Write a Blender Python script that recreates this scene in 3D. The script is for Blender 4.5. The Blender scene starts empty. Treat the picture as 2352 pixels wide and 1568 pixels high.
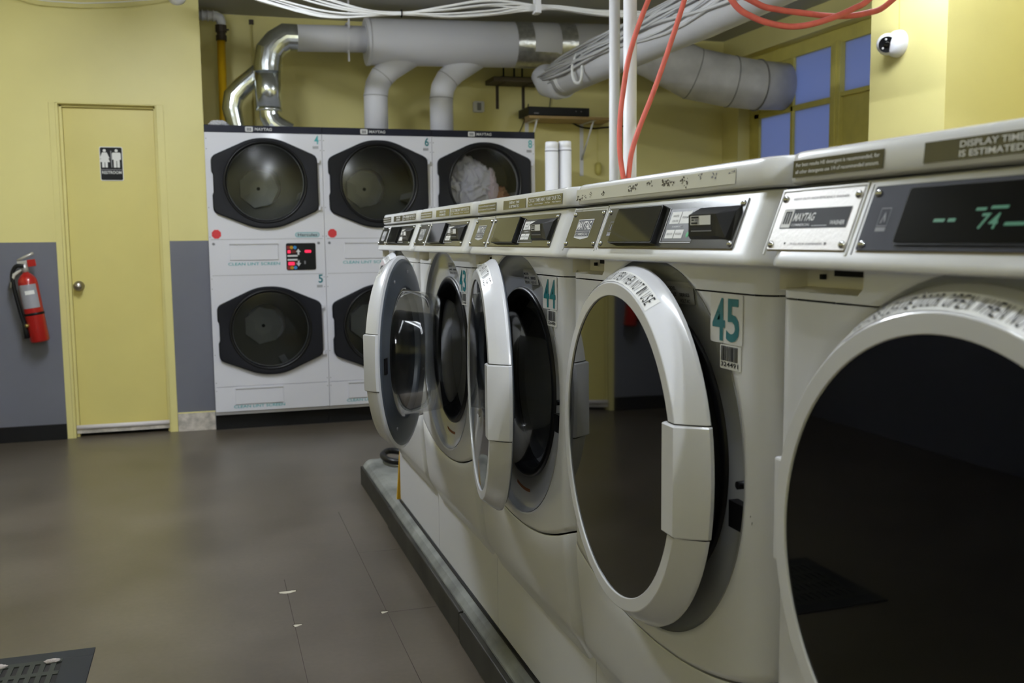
import bpy, bmesh, math, random
from mathutils import Vector, Matrix, noise
C = bpy.context.scene.collection
PI = math.pi
random.seed(7)

# ------------------------------------------------------------------ camera, world, lamps, exposure
CAM = Vector((0, 0, 1.149)); YAW, PITCH, ROLL, FPX = 0.3004, 0.1045, 0.0107, 2239.8
def _camera():
    cd = bpy.data.cameras.new('camera'); co = bpy.data.objects.new('camera', cd); C.objects.link(co)
    cy, sy, cp, sp = math.cos(YAW), math.sin(YAW), math.cos(PITCH), math.sin(PITCH)
    f = Vector((sy*cp, cy*cp, -sp)); r = Vector((cy, -sy, 0)); d = f.cross(r)
    c, s = math.cos(ROLL), math.sin(ROLL)
    R, D = c*r + s*d, -s*r + c*d
    m = Matrix((R, -D, -f)).transposed().to_4x4(); m.translation = CAM
    co.matrix_world = m
    cd.sensor_fit = 'HORIZONTAL'; cd.sensor_width = 36.0; cd.lens = 36.0*FPX/2352
    cd.clip_start = 0.02
    cd.dof.use_dof = True; cd.dof.focus_distance = 1.95; cd.dof.aperture_fstop = 7.0
    bpy.context.scene.camera = co
_camera()
sc = bpy.context.scene
sc.view_settings.view_transform = 'Standard'; sc.view_settings.look = 'None'
sc.view_settings.gamma = 1.0; sc.view_settings.use_curve_mapping = False
sc.view_settings.exposure = 0.12
sc.cycles.max_bounces = 10; sc.cycles.diffuse_bounces = 5; sc.cycles.glossy_bounces = 5
sc.cycles.transparent_max_bounces = 12; sc.cycles.use_denoising = True
sc.cycles.sample_clamp_indirect = 6.0
w = bpy.data.worlds.new('evening_sky'); sc.world = w; w.use_nodes = True
w.node_tree.nodes['Background'].inputs[0].default_value = (0.22, 0.30, 0.60, 1)
w.node_tree.nodes['Background'].inputs[1].default_value = 0.62

LAMPS = [(-.40, 4.1, 190), (.35, 1.3, 50), (.90, -1.35, 330), (2.95, 3.6, 60), (2.9, -.2, 40)]      # x, y, power of the hung fluorescent fittings above the aisles (their tubes are built below)

# ------------------------------------------------------------------ materials
def lin(c):
    return tuple(((v/255)/12.92 if v/255 <= 0.04045 else ((v/255+0.055)/1.055)**2.4) for v in c)
MATS = {}
def mat(name, col, rough=0.5, metal=0.0, spec=0.5, coat=0.0, emit=None, estr=0.0, noise_amt=0.0, nscale=8.0, bump=0.0, bscale=60.0, alpha=1.0, trans=0.0, ior=1.45):
    if name in MATS: return MATS[name]
    m = bpy.data.materials.new(name); m.use_nodes = True; MATS[name] = m
    nt = m.node_tree; b = nt.nodes['Principled BSDF']
    b.inputs['Base Color'].default_value = (*col, 1); b.inputs['Roughness'].default_value = rough
    b.inputs['Metallic'].default_value = metal; b.inputs['Specular IOR Level'].default_value = spec
    b.inputs['Coat Weight'].default_value = coat; b.inputs['Coat Roughness'].default_value = 0.08
    b.inputs['Transmission Weight'].default_value = trans; b.inputs['IOR'].default_value = ior
    if emit: b.inputs['Emission Color'].default_value = (*emit, 1); b.inputs['Emission Strength'].default_value = estr
    tc = None
    if noise_amt or bump:
        tc = nt.nodes.new('ShaderNodeTexCoord')
    if noise_amt:
        n = nt.nodes.new('ShaderNodeTexNoise'); n.inputs['Scale'].default_value = nscale; n.inputs['Detail'].default_value = 5
        nt.links.new(tc.outputs['Object'], n.inputs['Vector'])
        r = nt.nodes.new('ShaderNodeValToRGB'); r.color_ramp.elements[0].position = 0.3; r.color_ramp.elements[1].position = 0.7
        r.color_ramp.elements[0].color = (*[max(0, v*(1-noise_amt)) for v in col], 1); r.color_ramp.elements[1].color = (*[min(1, v*(1+noise_amt)) for v in col], 1)
        nt.links.new(n.outputs['Fac'], r.inputs['Fac']); nt.links.new(r.outputs['Color'], b.inputs['Base Color'])
    if bump:
        n = nt.nodes.new('ShaderNodeTexNoise'); n.inputs['Scale'].default_value = bscale; n.inputs['Detail'].default_value = 3
        nt.links.new(tc.outputs['Object'], n.inputs['Vector'])
        bp = nt.nodes.new('ShaderNodeBump'); bp.inputs['Strength'].default_value = bump; bp.inputs['Distance'].default_value = 0.002
        nt.links.new(n.outputs['Fac'], bp.inputs['Height']); nt.links.new(bp.outputs['Normal'], b.inputs['Normal'])
    return m
def glass_mat(name, tint, amount, rough=0.03):
    """thin clear sheet: fresnel reflection over tinted see-through"""
    m = bpy.data.materials.new(name); m.use_nodes = True; MATS[name] = m
    nt = m.node_tree; nt.nodes.clear()
    out = nt.nodes.new('ShaderNodeOutputMaterial'); mix = nt.nodes.new('ShaderNodeMixShader')
    tr = nt.nodes.new('ShaderNodeBsdfTransparent'); gl = nt.nodes.new('ShaderNodeBsdfGlossy'); fr = nt.nodes.new('ShaderNodeFresnel')
    mul = nt.nodes.new('ShaderNodeMath'); mul.operation = 'MULTIPLY'; mul.inputs[1].default_value = amount; mul.use_clamp = True
    tr.inputs['Color'].default_value = (*tint, 1); gl.inputs['Roughness'].default_value = rough; fr.inputs['IOR'].default_value = 1.5
    nt.links.new(fr.outputs[0], mul.inputs[0]); nt.links.new(mul.outputs[0], mix.inputs[0])
    nt.links.new(tr.outputs[0], mix.inputs[1]); nt.links.new(gl.outputs[0], mix.inputs[2]); nt.links.new(mix.outputs[0], out.inputs[0])
    return m
ENAMEL = mat('white_enamel', (0.645, 0.650, 0.695), 0.28, coat=0.35)
LIDW = mat('white_lid_plastic', (0.69, 0.695, 0.715), 0.25, coat=0.3)
RINGW = mat('white_door_plastic', (0.67, 0.675, 0.72), 0.25, coat=0.3)
DRYW = mat('white_dryer_enamel', (0.66, 0.66, 0.73), 0.35, coat=0.15)
BEIGE = mat('cream_plastic', (0.66, 0.63, 0.54), 0.5)
RECESS = mat('grey_recess_plastic', (0.46, 0.47, 0.50), 0.2, coat=0.4)
DOORGREY = mat('charcoal_plastic', (0.055, 0.066, 0.085), 0.38)
BLACK = mat('black_plastic', (0.004, 0.004, 0.005), 0.42, spec=0.22)
RUBBER = mat('black_rubber', (0.006, 0.006, 0.007), 0.38, spec=0.3)
GAP = mat('dark_gap', (0.012, 0.011, 0.010), 0.9)
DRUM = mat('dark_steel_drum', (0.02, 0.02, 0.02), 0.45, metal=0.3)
BLKGLASS = mat('black_glass', (0.002, 0.002, 0.0022), 0.03, spec=0.36)
SMOKEGLASS = mat('smoked_glass', (0.014, 0.014, 0.014), 0.05, spec=0.7)
CHARPLATE = mat('charcoal_metal_plate', (0.17, 0.17, 0.17), 0.16, metal=0.85)
BLUEPLATE = mat('slate_plate', (0.028, 0.030, 0.042), 0.5, spec=0.2)
STEEL = mat('brushed_steel', (0.58, 0.56, 0.54), 0.42, metal=0.55, bump=0.2, bscale=200)
CHROME = mat('chrome_screw', (0.55, 0.55, 0.55), 0.2, metal=1.0)
SILVERTXT = mat('silver_print', (0.60, 0.60, 0.62), 0.4)
WHITEP = mat('white_print', (0.78, 0.78, 0.78), 0.5)
BLACKP = mat('black_print', (0.008, 0.008, 0.009), 0.5, spec=0.2)
GREYP = mat('grey_print', (0.18, 0.18, 0.18), 0.5)
TEAL = mat('teal_print', (0.0, 0.135, 0.165), 0.4)
TEALF = mat('pale_teal_print', (0.07, 0.36, 0.40), 0.5)
DECAL = mat('clear_decal_film', (0.655, 0.655, 0.670), 0.26, coat=.3)
LABELBLK = mat('black_label', (0.028, 0.024, 0.018), 0.22, coat=0.6)
LABELOLV = mat('brown_label', (0.065, 0.055, 0.030), 0.22, coat=0.6)
NAVY = mat('navy_print', (0.03, 0.035, 0.06), 0.3)
HDRNAVY = mat('navy_header', (0.012, 0.013, 0.024), 0.5, spec=0.2)
DRYDOOR = mat('black_dryer_door', (0.007, 0.0075, 0.011), 0.45, spec=0.22)
LEDG = mat('green_display', (0.0, 0.03, 0.01), 0.4, emit=(0.05, 0.60, 0.26), estr=0.13)
LEDR = mat('red_display', (0.2, 0, 0), 0.4, emit=(1.0, 0.02, 0.10), estr=1.1)
LEDRD = mat('dim_red_display', (0.10, 0.002, 0.002), 0.4)
YEL = mat('yellow_paint', (0.72, 0.65, 0.275), 0.42, noise_amt=0.03, nscale=2.5, bump=0.12, bscale=90)
YELD = mat('yellow_door_paint', (0.69, 0.605, 0.215), 0.38, noise_amt=0.04, nscale=2.0)
YELW = mat('yellow_window_paint', (0.60, 0.53, 0.14), 0.5, noise_amt=0.08, nscale=9)
GREY = mat('grey_paint', (0.145, 0.15, 0.185), 0.45, noise_amt=0.04, nscale=3)
CEIL = mat('ceiling_paint', (0.42, 0.42, 0.40), 0.8)
BASEB = mat('black_baseboard', (0.008, 0.008, 0.009), 0.5, spec=0.25)
DIRTYW = mat('scuffed_white', (0.50, 0.46, 0.42), 0.6, noise_amt=0.4, nscale=22)
GALV = mat('galvanized_metal', (0.74, 0.78, 0.80), 0.22, metal=1.0, noise_amt=0.15, nscale=14, bump=0.5, bscale=22)
DUCTW = mat('white_duct_paint', (0.64, 0.64, 0.69), 0.5, bump=0.1, bscale=12)
DUCTW2 = mat('dusty_duct_paint', (0.52, 0.51, 0.49), 0.6, noise_amt=0.15, nscale=7)
FOIL = mat('foil_tape', (0.52, 0.52, 0.50), 0.28, metal=0.9, noise_amt=0.2, nscale=30, bump=0.9, bscale=40)
PIPEW = mat('wrapped_pipe_paint', (0.60, 0.60, 0.63), 0.6, bump=0.7, bscale=14)
PVC = mat('white_pvc', (0.76, 0.76, 0.80), 0.4)
CABLEW = mat('white_cable', (0.80, 0.80, 0.80), 0.5)
CABLEG = mat('painted_cable', (0.55, 0.55, 0.56), 0.6)
HOSE = mat('red_hose', (0.58, 0.115, 0.085), 0.55, noise_amt=0.1, nscale=30)
GASY = mat('yellow_gas_pipe_paint', (0.70, 0.42, 0.01), 0.4)
IRON = mat('dark_iron', (0.05, 0.035, 0.022), 0.6)
CONC = mat('concrete', (0.15, 0.155, 0.145), 0.7, noise_amt=0.5, nscale=7, bump=0.4, bscale=30)
SCUFF = mat('scuffed_black_rubber', (0.022, 0.021, 0.018), 0.5, spec=0.3, noise_amt=0.6, nscale=9)
WOOD = mat('light_wood', (0.36, 0.24, 0.10), 0.5, noise_amt=0.1, nscale=12)
DWOOD = mat('dark_wood', (0.075, 0.055, 0.030), 0.6)
RED = mat('red_enamel', (0.36, 0.010, 0.008), 0.3, coat=0.3)
TAG = mat('silver_label', (0.30, 0.30, 0.34), 0.35)
BRASS = mat('brass', (0.45, 0.35, 0.12), 0.35, metal=0.9)
NICKEL = mat('satin_nickel', (0.42, 0.39, 0.35), 0.32, metal=1.0)
SIGNY = mat('yellow_sign_plastic', (0.72, 0.42, 0.01), 0.4)
REDDOT = mat('red_sticker', (0.62, 0.035, 0.045), 0.5)
BLUEP = mat('blue_print', (0.02, 0.20, 0.52), 0.5)
AMBER = mat('amber_print', (0.45, 0.25, 0.0), 0.5)
MAROON = mat('maroon_print', (0.22, 0.010, 0.010), 0.5)
GREYD = mat('grey_detail', (0.20, 0.20, 0.22), 0.5)
RUST = mat('rust_stain', (0.35, 0.13, 0.05), 0.7)
CLEAR = glass_mat('clear_plastic_bowl', (0.92, 0.93, 0.93), 0.55, 0.05)
DRYGLASS = glass_mat('tinted_door_glass', (0.76, 0.78, 0.78), 0.7, 0.14)
def frosted():
    m = bpy.data.materials.new('frosted_glass'); m.use_nodes = True
    nt = m.node_tree; nt.nodes.clear()
    out = nt.nodes.new('ShaderNodeOutputMaterial'); mix = nt.nodes.new('ShaderNodeMixShader'); mix.inputs[0].default_value = 0.12
    tl = nt.nodes.new('ShaderNodeBsdfTranslucent'); tl.inputs[0].default_value = (0.85, 0.87, 0.95, 1)
    gl = nt.nodes.new('ShaderNodeBsdfGlossy'); gl.inputs['Roughness'].default_value = 0.25
    nt.links.new(tl.outputs[0], mix.inputs[1]); nt.links.new(gl.outputs[0], mix.inputs[2]); nt.links.new(mix.outputs[0], out.inputs[0])
    MATS['frosted_glass'] = m; return m
FROST = frosted()
def floor_mat():
    m = bpy.data.materials.new('brown_vinyl_floor'); m.use_nodes = True; nt = m.node_tree; b = nt.nodes['Principled BSDF']
    tc = nt.nodes.new('ShaderNodeTexCoord')
    n1 = nt.nodes.new('ShaderNodeTexNoise'); n1.inputs['Scale'].default_value = 2.2; n1.inputs['Detail'].default_value = 7
    n2 = nt.nodes.new('ShaderNodeTexNoise'); n2.inputs['Scale'].default_value = 60; n2.inputs['Detail'].default_value = 4
    r = nt.nodes.new('ShaderNodeValToRGB'); r.color_ramp.elements[0].position = 0.32; r.color_ramp.elements[1].position = 0.72
    r.color_ramp.elements[0].color = (0.070, 0.057, 0.043, 1); r.color_ramp.elements[1].color = (0.118, 0.098, 0.078, 1)
    r2 = nt.nodes.new('ShaderNodeValToRGB'); r2.color_ramp.elements[0].color = (0.80, 0.80, 0.80, 1); r2.color_ramp.elements[1].color = (1.15, 1.15, 1.15, 1)
    mx = nt.nodes.new('ShaderNodeMix'); mx.data_type = 'RGBA'; mx.blend_type = 'MULTIPLY'; mx.inputs[0].default_value = 1
    nt.links.new(tc.outputs['Object'], n1.inputs['Vector']); nt.links.new(tc.outputs['Object'], n2.inputs['Vector'])
    nt.links.new(n1.outputs['Fac'], r.inputs['Fac']); nt.links.new(n2.outputs['Fac'], r2.inputs['Fac'])
    nt.links.new(r.outputs['Color'], mx.inputs[6]); nt.links.new(r2.outputs['Color'], mx.inputs[7])
    nt.links.new(mx.outputs[2], b.inputs['Base Color'])
    rr = nt.nodes.new('ShaderNodeMapRange'); rr.inputs['To Min'].default_value = 0.295; rr.inputs['To Max'].default_value = 0.35
    nt.links.new(n1.outputs['Fac'], rr.inputs['Value']); nt.links.new(rr.outputs['Result'], b.inputs['Roughness'])
    b.inputs['Specular IOR Level'].default_value = 0.5
    MATS[m.name] = m; return m
FLOOR = floor_mat()

# ------------------------------------------------------------------ mesh builder
X3, Y3, Z3 = Vector((1, 0, 0)), Vector((0, 1, 0)), Vector((0, 0, 1))
def text_outline(s, cache={}):
    if s in cache: return cache[s]
    cu = bpy.data.curves.new('t', 'FONT'); cu.body = s; cu.fill_mode = 'FRONT'; cu.resolution_u = 3
    cu.offset = 0.012 if len(s) > 6 else 0.0 if len(s) == 1 and s.isalpha() else 0.02
    o = bpy.data.objects.new('t', cu); me = o.to_mesh()
    vs = [(v.co.x, v.co.y) for v in me.vertices]; fs = [tuple(p.vertices) for p in me.polygons]
    o.to_mesh_clear(); bpy.data.objects.remove(o); bpy.data.curves.remove(cu)
    x0 = min(v[0] for v in vs); x1 = max(v[0] for v in vs); y0 = min(v[1] for v in vs); y1 = max(v[1] for v in vs)
    cache[s] = ([(x-x0, y-y0) for x, y in vs], fs, x1-x0, y1-y0); return cache[s]
class MB:
    def __init__(s): s.v = []; s.f = []; s.mi = []; s.sm = []; s.mats = []
    def slot(s, m):
        if m not in s.mats: s.mats.append(m)
        return s.mats.index(m)
    def add(s, vs, fs, m, smooth=False):
        b = len(s.v); s.v += [Vector(v) for v in vs]; k = s.slot(m)
        for f in fs: s.f.append(tuple(b+i for i in f)); s.mi.append(k); s.sm.append(smooth)
        return s
    def box(s, x0, x1, y0, y1, z0, z1, m):
        vs = [(x, y, z) for x in (x0, x1) for y in (y0, y1) for z in (z0, z1)]
        return s.add(vs, [(0, 1, 3, 2), (4, 6, 7, 5), (0, 4, 5, 1), (2, 3, 7, 6), (0, 2, 6, 4), (1, 5, 7, 3)], m)
    def obox(s, c, U, V, N, hu, hv, hn, m):
        c = Vector(c); vs = [c + U*a*hu + V*b*hv + N*d*hn for a in (-1, 1) for b in (-1, 1) for d in (-1, 1)]
        return s.add(vs, [(0, 1, 3, 2), (4, 6, 7, 5), (0, 4, 5, 1), (2, 3, 7, 6), (0, 2, 6, 4), (1, 5, 7, 3)], m)
    def lathe(s, prof, O, U, V, N, m, n=64, smooth=True, a0=0, a1=2*PI, sv=1.0):
        O = Vector(O); full = abs(a1-a0-2*PI) < 1e-6; k = n if full else n+1
        vs = []
        for r, h in prof:
            for i in range(k):
                a = a0+(a1-a0)*i/n; vs.append(O + U*(r*math.cos(a)) + V*(r*math.sin(a)*sv) + N*h)
        fs = []
        for j in range(len(prof)-1):
            for i in range(n):
                i2 = (i+1) % k if full else i+1
                fs.append((j*k+i, j*k+i2, (j+1)*k+i2, (j+1)*k+i))
        return s.add(vs, fs, m, smooth)
    def disc(s, O, U, V, r, m, n=48):
        O = Vector(O); return s.add([O + U*r*math.cos(2*PI*i/n) + V*r*math.sin(2*PI*i/n) for i in range(n)], [tuple(range(n))], m)
    def tube(s, pts, r, m, n=12, smooth=True, caps=True, flat=False):
        pts = [Vector(p) for p in pts]; rs = r if isinstance(r, (list, tuple)) else [r]*len(pts)
        t0 = (pts[1]-pts[0]).normalized(); ref = Z3 if abs(t0.z) < 0.9 else X3
        u = t0.cross(ref).normalized(); vs = []
        for i, p in enumerate(pts):
            a = (pts[i]-pts[i-1]).normalized() if i else t0
            b = (pts[i+1]-pts[i]).normalized() if i < len(pts)-1 else a
            t = (a+b).normalized(); u = (u - t*u.dot(t)).normalized(); v = t.cross(u)
            k = 1/max(0.5, t.dot(a)); 
            bend = (b-a); bd = bend.normalized() if bend.length > 1e-5 else None
            for j in range(n):
                an = 2*PI*j/n; d = u*math.cos(an)+v*math.sin(an)
                if bd: d = d + bd*(d.dot(bd))*(k-1)
                vs.append(p + d*rs[i])
        fs = [(i*n+j, i*n+(j+1) % n, (i+1)*n+(j+1) % n, (i+1)*n+j) for i in range(len(pts)-1) for j in range(n)]
        s.add(vs, fs, m, smooth)
        if caps:
            b = len(s.v)-len(vs); k = s.slot(m)
            for idx in (tuple(reversed(range(n))), tuple((len(pts)-1)*n+j for j in range(n))):
                s.f.append(tuple(b+i for i in idx)); s.mi.append(k); s.sm.append(False)
        return s
    def prism(s, poly, O, U, V, N, d0, d1, m, cap=True, smooth=False):
        O = Vector(O); n = len(poly)
        vs = [O + U*a + V*b + N*d0 for a, b in poly] + [O + U*a + V*b + N*d1 for a, b in poly]
        fs = [(i, (i+1) % n, n+(i+1) % n, n+i) for i in range(n)]
        s.add(vs, fs, m, smooth)
        if cap: s.add(vs, [tuple(reversed(range(n))), tuple(range(n, 2*n))], m)
        return s
    def flat(s, poly, O, U, V, m):
        O = Vector(O); return s.add([O + U*a + V*b for a, b in poly], [tuple(range(len(poly)))], m)
    def text(s, t, O, U, V, w, h, m, skew=0.0):
        """fit the line of text t into a box w wide (None: natural) and h high with its lower left corner at O"""
        vs, fs, tw, th = text_outline(t); O = Vector(O)
        ky = h/th; kx = (w/tw) if w else ky
        return s.add([O + U*(x*kx + skew*y*ky) + V*(y*ky) for x, y in vs], fs, m)
    def build(s, name, parent=None, origin=None, bevel=0, seg=2, subsurf=0, weld=False):
        me = bpy.data.meshes.new(name)
        o3 = Vector(origin) if origin is not None else Vector((0, 0, 0))
        me.from_pydata([v-o3 for v in s.v], [], s.f)
        for m in s.mats: me.materials.append(m)
        me.polygons.foreach_set('material_index', s.mi); me.polygons.foreach_set('use_smooth', s.sm)
        if weld:
            bm = bmesh.new(); bm.from_mesh(me); bmesh.ops.remove_doubles(bm, verts=bm.verts, dist=1e-5); bmesh.ops.recalc_face_normals(bm, faces=bm.faces); bm.to_mesh(me); bm.free()
        me.update()
        o = bpy.data.objects.new(name, me); C.objects.link(o)
        if parent: o.parent = parent
        elif origin is not None: o.location = o3
        if bevel:
            b = o.modifiers.new('bevel', 'BEVEL'); b.width = bevel; b.segments = seg; b.limit_method = 'ANGLE'; b.angle_limit = math.radians(35); b.harden_normals = False
        if subsurf:
            b = o.modifiers.new('subsurf', 'SUBSURF'); b.levels = subsurf; b.render_levels = subsurf
        return o
def tag(o, label=None, cat=None, group=None, kind=None):
    if label: o['label'] = label
    if cat: o['category'] = cat
    if group: o['group'] = group
    if kind: o['kind'] = kind
    return o
def empty(name, loc, label, cat, group=None):
    o = bpy.data.objects.new(name, None); C.objects.link(o); o.location = loc; o.empty_display_size = 0.1
    return tag(o, label, cat, group)
def rrect(x0, x1, y0, y1, r, n=5):
    out = []
    for cx, cy, a in ((x1-r, y1-r, 0), (x0+r, y1-r, 90), (x0+r, y0+r, 180), (x1-r, y0+r, 270)):
        for i in range(n+1):
            t = math.radians(a+90*i/n); out.append((cx+r*math.cos(t), cy+r*math.sin(t)))
    return out
def round_poly(pts, r, n=5):
    out = []; k = len(pts)
    for i in range(k):
        p = Vector(pts[i]); a = Vector(pts[i-1]); b = Vector(pts[(i+1) % k])
        rr = r[i] if isinstance(r, (list, tuple)) else r
        da = (a-p); db = (b-p); ra = min(rr, da.length*0.45, db.length*0.45)
        p0 = p+da.normalized()*ra; p1 = p+db.normalized()*ra
        for j in range(n+1):
            t = j/n; q = p0*(1-t)**2 + p*2*t*(1-t) + p1*t*t; out.append((q.x, q.y))
    return out
def smooth_path(pts, n=6):
    P = [Vector(p) for p in pts]; P = [P[0]*2-P[1]] + P + [P[-1]*2-P[-2]]; out = []
    for i in range(1, len(P)-2):
        for j in range(n):
            t = j/n; a, b, c, d = P[i-1], P[i], P[i+1], P[i+2]
            out.append(0.5*((2*b)+(c-a)*t+(2*a-5*b+4*c-d)*t*t+(3*b-a-3*c+d)*t**3))
    out.append(P[-2]); return out
def struct(o): o['kind'] = 'structure'; return o

# ------------------------------------------------------------------ the room
CZ = 2.67                    # ceiling height
XL, XR, YB, YF = -2.6, 3.93, 7.0, -2.4
WY = 6.22                    # face of the restroom wall
fl = struct(MB().box(XL-.1, XR+.3, YF-.1, YB+.1, -0.1, 0, FLOOR).build('floor'))
# joints between the vinyl tiles and the chips knocked out of them
jb = MB()
GAPB = mat('tile_joint', (0.045, 0.035, 0.028), 0.8)
for x0, x1, y0, y1 in ((.2035, .2055, 2.2, 3.32), (.4860, .4880, 2.2, 4.1), (.487, .643, 2.912, 2.914), (.487, .643, 3.52, 3.5215), (-.1, .0, 0, 0.001)):
    jb.box(x0, x1, y0, y1, 0.0001, 0.0004, GAPB)
jb.build('tile_joints', fl)
CHIP = mat('chip_filler', (0.50, 0.46, 0.37), 0.8)
def chip(cx, cy, w, d, rot):
    b = MB(); n = 14; vs = []
    for i in range(n):
        a = 2*PI*i/n; r = 1+.25*math.sin(3*a+rot*5); vs.append((w*r*math.cos(a), d*r*math.sin(a)*(0.5 if math.sin(a) < 0 else 1)))
    b.flat(vs, (cx, cy, .0008), Vector((math.cos(rot), math.sin(rot), 0)), Vector((-math.sin(rot), math.cos(rot), 0)), CHIP)
    b.tube([Vector((cx, cy, .0006)) + Vector((x*math.cos(rot)-y*math.sin(rot), x*math.sin(rot)+y*math.cos(rot), 0))*1.05 for x, y in vs[0:n//2+1]], .0012, GAPB, 5)
    b.build('chip', fl)
chip(.205, 3.19, .026, .016, 0.05); chip(.212, 2.895, .013, .011, 0.3); chip(.478, 2.915, .012, .010, 0.4)
struct(MB().box(XL-.1, XR+.3, YF-.1, YB+.1, CZ, CZ+.1, CEIL).build('ceiling'))
def banded_wall(name, x0, x1, y0, y1, ztop=CZ):
    b = MB(); b.box(x0, x1, y0, y1, 0, 1.16, GREY); b.box(x0, x1, y0, y1, 1.16, ztop, YEL)
    return struct(b.build(name))
struct(MB().box(0.0, XR+.1, YB, YB+.1, 0, CZ, YEL).build('wall_back'))
banded_wall('wall_left', XL-.1, XL, YF, WY)
banded_wall('wall_front', XL-.1, XR+.3, YF-.1, YF)
# restroom wall with its two door openings
def wall_far():
    b = MB(); t = 0.12; y0, y1 = WY, WY+t
    DX0, DX1, DZ = -.803, -.257, 1.958
    EX0, EX1 = -1.96, -1.36
    cols = [(XL, EX0), (EX1, DX0), (DX1, 0.008)]
    for x0, x1 in cols:
        b.box(x0, x1, y0, y1, 0, 1.16, GREY); b.box(x0, x1, y0, y1, 1.16, DZ, YEL)
    b.box(XL, 0.008, y0, y1, DZ, CZ, YEL)
    b.box(-.10, .008, y1, YB, 0, CZ, YEL); b.box(XL, .008, YB-.3, YB-.2, 0, CZ, GREY)
    struct(b.build('wall_restroom'))
    for k, (x0, x1) in enumerate(((DX0, DX1), (EX0, EX1)), 1):
        # casing painted yellow, then the slab with its parts
        c = MB()
        for a0, a1 in ((x0-.034, x0+.0), (x1, x1+.042)):
            c.box(a0, a1, y0-.004, y0+.002, 0, DZ+.0, YEL)
        c.box(x0, x0+.014, y0+.0, y0+.1, 0, DZ, YEL); c.box(x1-.006, x1, y0, y0+.1, 0, DZ, YEL); c.box(x0, x1, y0, y0+.1, DZ-.006, DZ, YEL)
        c.box(x0+.014, x0+.030, y0+.040, y0+.1, 0, DZ-.006, YEL); c.box(x1-.016, x1-.006, y0+.04, y0+.1, 0, DZ-.006, YEL); c.box(x0, x1, y0+.04, y0+.1, DZ-.02, DZ-.006, YEL)
        struct(c.build('trim_%d' % k, bevel=.002))
        d = MB().box(x0+.031, x1-.017, y0+.062, y0+.098, .03, DZ-.021, YELD).build('door_%d' % k, bevel=.002)
        struct(d)
        kx = x0+.068
        kn = MB().lathe([(0.030, 0), (0.030, -.006), (0.013, -.010), (0.011, -.026), (0.020, -.032), (0.0265, -.044), (0.0265, -.052), (0.019, -.062), (0, -.064)], (kx, y0+.061, .900), X3, Z3, Y3, NICKEL, 28)
        kn.build('door_knob', d)
        sw = MB(); sw.tube([(x0+.016, y0+.030, .058), (x1-.006, y0+.030, .058)], .014, mat('white_sweep', (.74, .70, .74), .5, bump=.6, bscale=120), 12)
        sw.box(x0+.016, x1-.008, y0+.028, y0+.045, .022, .052, DIRTYW)
        sw.build('door_sweep', d)
wall_far()
SX0, SX1, SZ0, SZ1 = -.585, -.457, 1.518, 1.716
def restroom_sign():
    y = WY+.0618; e = empty('restroom_sign', ((SX0+SX1)/2, y, SZ0), 'small black restroom sign with white figures on the yellow door', 'sign')
    O = Vector(((SX0+SX1)/2, y, SZ0)); b = MB()
    b.prism(rrect(SX0, SX1, SZ0, SZ1, .010), (0, y, 0), X3, Z3, Y3, -.004, 0, WHITEP)
    b.prism(rrect(SX0+.004, SX1-.004, SZ0+.004, SZ1-.004, .008), (0, y, 0), X3, Z3, Y3, -.0046, -.003, BLACKP)
    b.build('plate', e, O)
    W_, H_ = SX1-SX0, SZ1-SZ0; f = MB(); yy = y-.0056
    def P(u, v): return (SX0+u*W_, SZ0+v*H_)
    def poly(pts): f.prism([P(*p) for p in pts], (0, yy, 0), X3, Z3, Y3, 0, .001, WHITEP)
    for cx in (.22, .73):
        f.prism([(SX0+cx*W_+.0085*math.cos(2*PI*i/20), SZ0+.885*H_+.0085*math.sin(2*PI*i/20)) for i in range(20)], (0, yy, 0), X3, Z3, Y3, 0, .001, WHITEP)
    poly([(.12, .83), (.32, .83), (.43, .66), (.38, .66), (.44, .55), (.34, .55), (.34, .39), (.235, .39), (.235, .54), (.205, .54), (.205, .39), (.10, .39), (.10, .55), (.0, .55), (.06, .66), (.01, .66)][:])
    poly([(.58, .83), (.88, .83), (.92, .80), (.92, .62), (.86, .62), (.86, .39), (.745, .39), (.745, .58), (.715, .58), (.715, .39), (.60, .39), (.60, .62), (.54, .62), (.54, .80)])
    f.build('figures', e, O)
    g = MB(); g.prism([P(*p) for p in ((.47, .88), (.52, .88), (.54, .39), (.49, .39))], (0, yy, 0), X3, Z3, Y3, 0, .001, GREYD)
    g.prism([P(*p) for p in ((.05, .335), (.95, .335), (.95, .315), (.05, .315))], (0, yy, 0), X3, Z3, Y3, 0, .001, GREYD)
    g.text('RESTROOM', (SX0+.08*W_, yy-.0002, SZ0+.20*H_), X3, Z3, W_*.84, H_*.085, WHITEP)
    g.build('lettering', e, O)
restroom_sign()
b = MB().box(XL, -1.998, WY-.012, WY, 0, .092, BASEB); b.box(-1.32, -.838, WY-.012, WY, 0, .092, BASEB); struct(b.build('baseboard_left', bevel=.002))
b = MB().box(-.213, .006, WY-.010, WY, 0, .112, DIRTYW); b.box(-.213, .006, WY-.0095, WY, .108, .118, YEL); struct(b.build('baseboard_right', bevel=.002))
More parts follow.
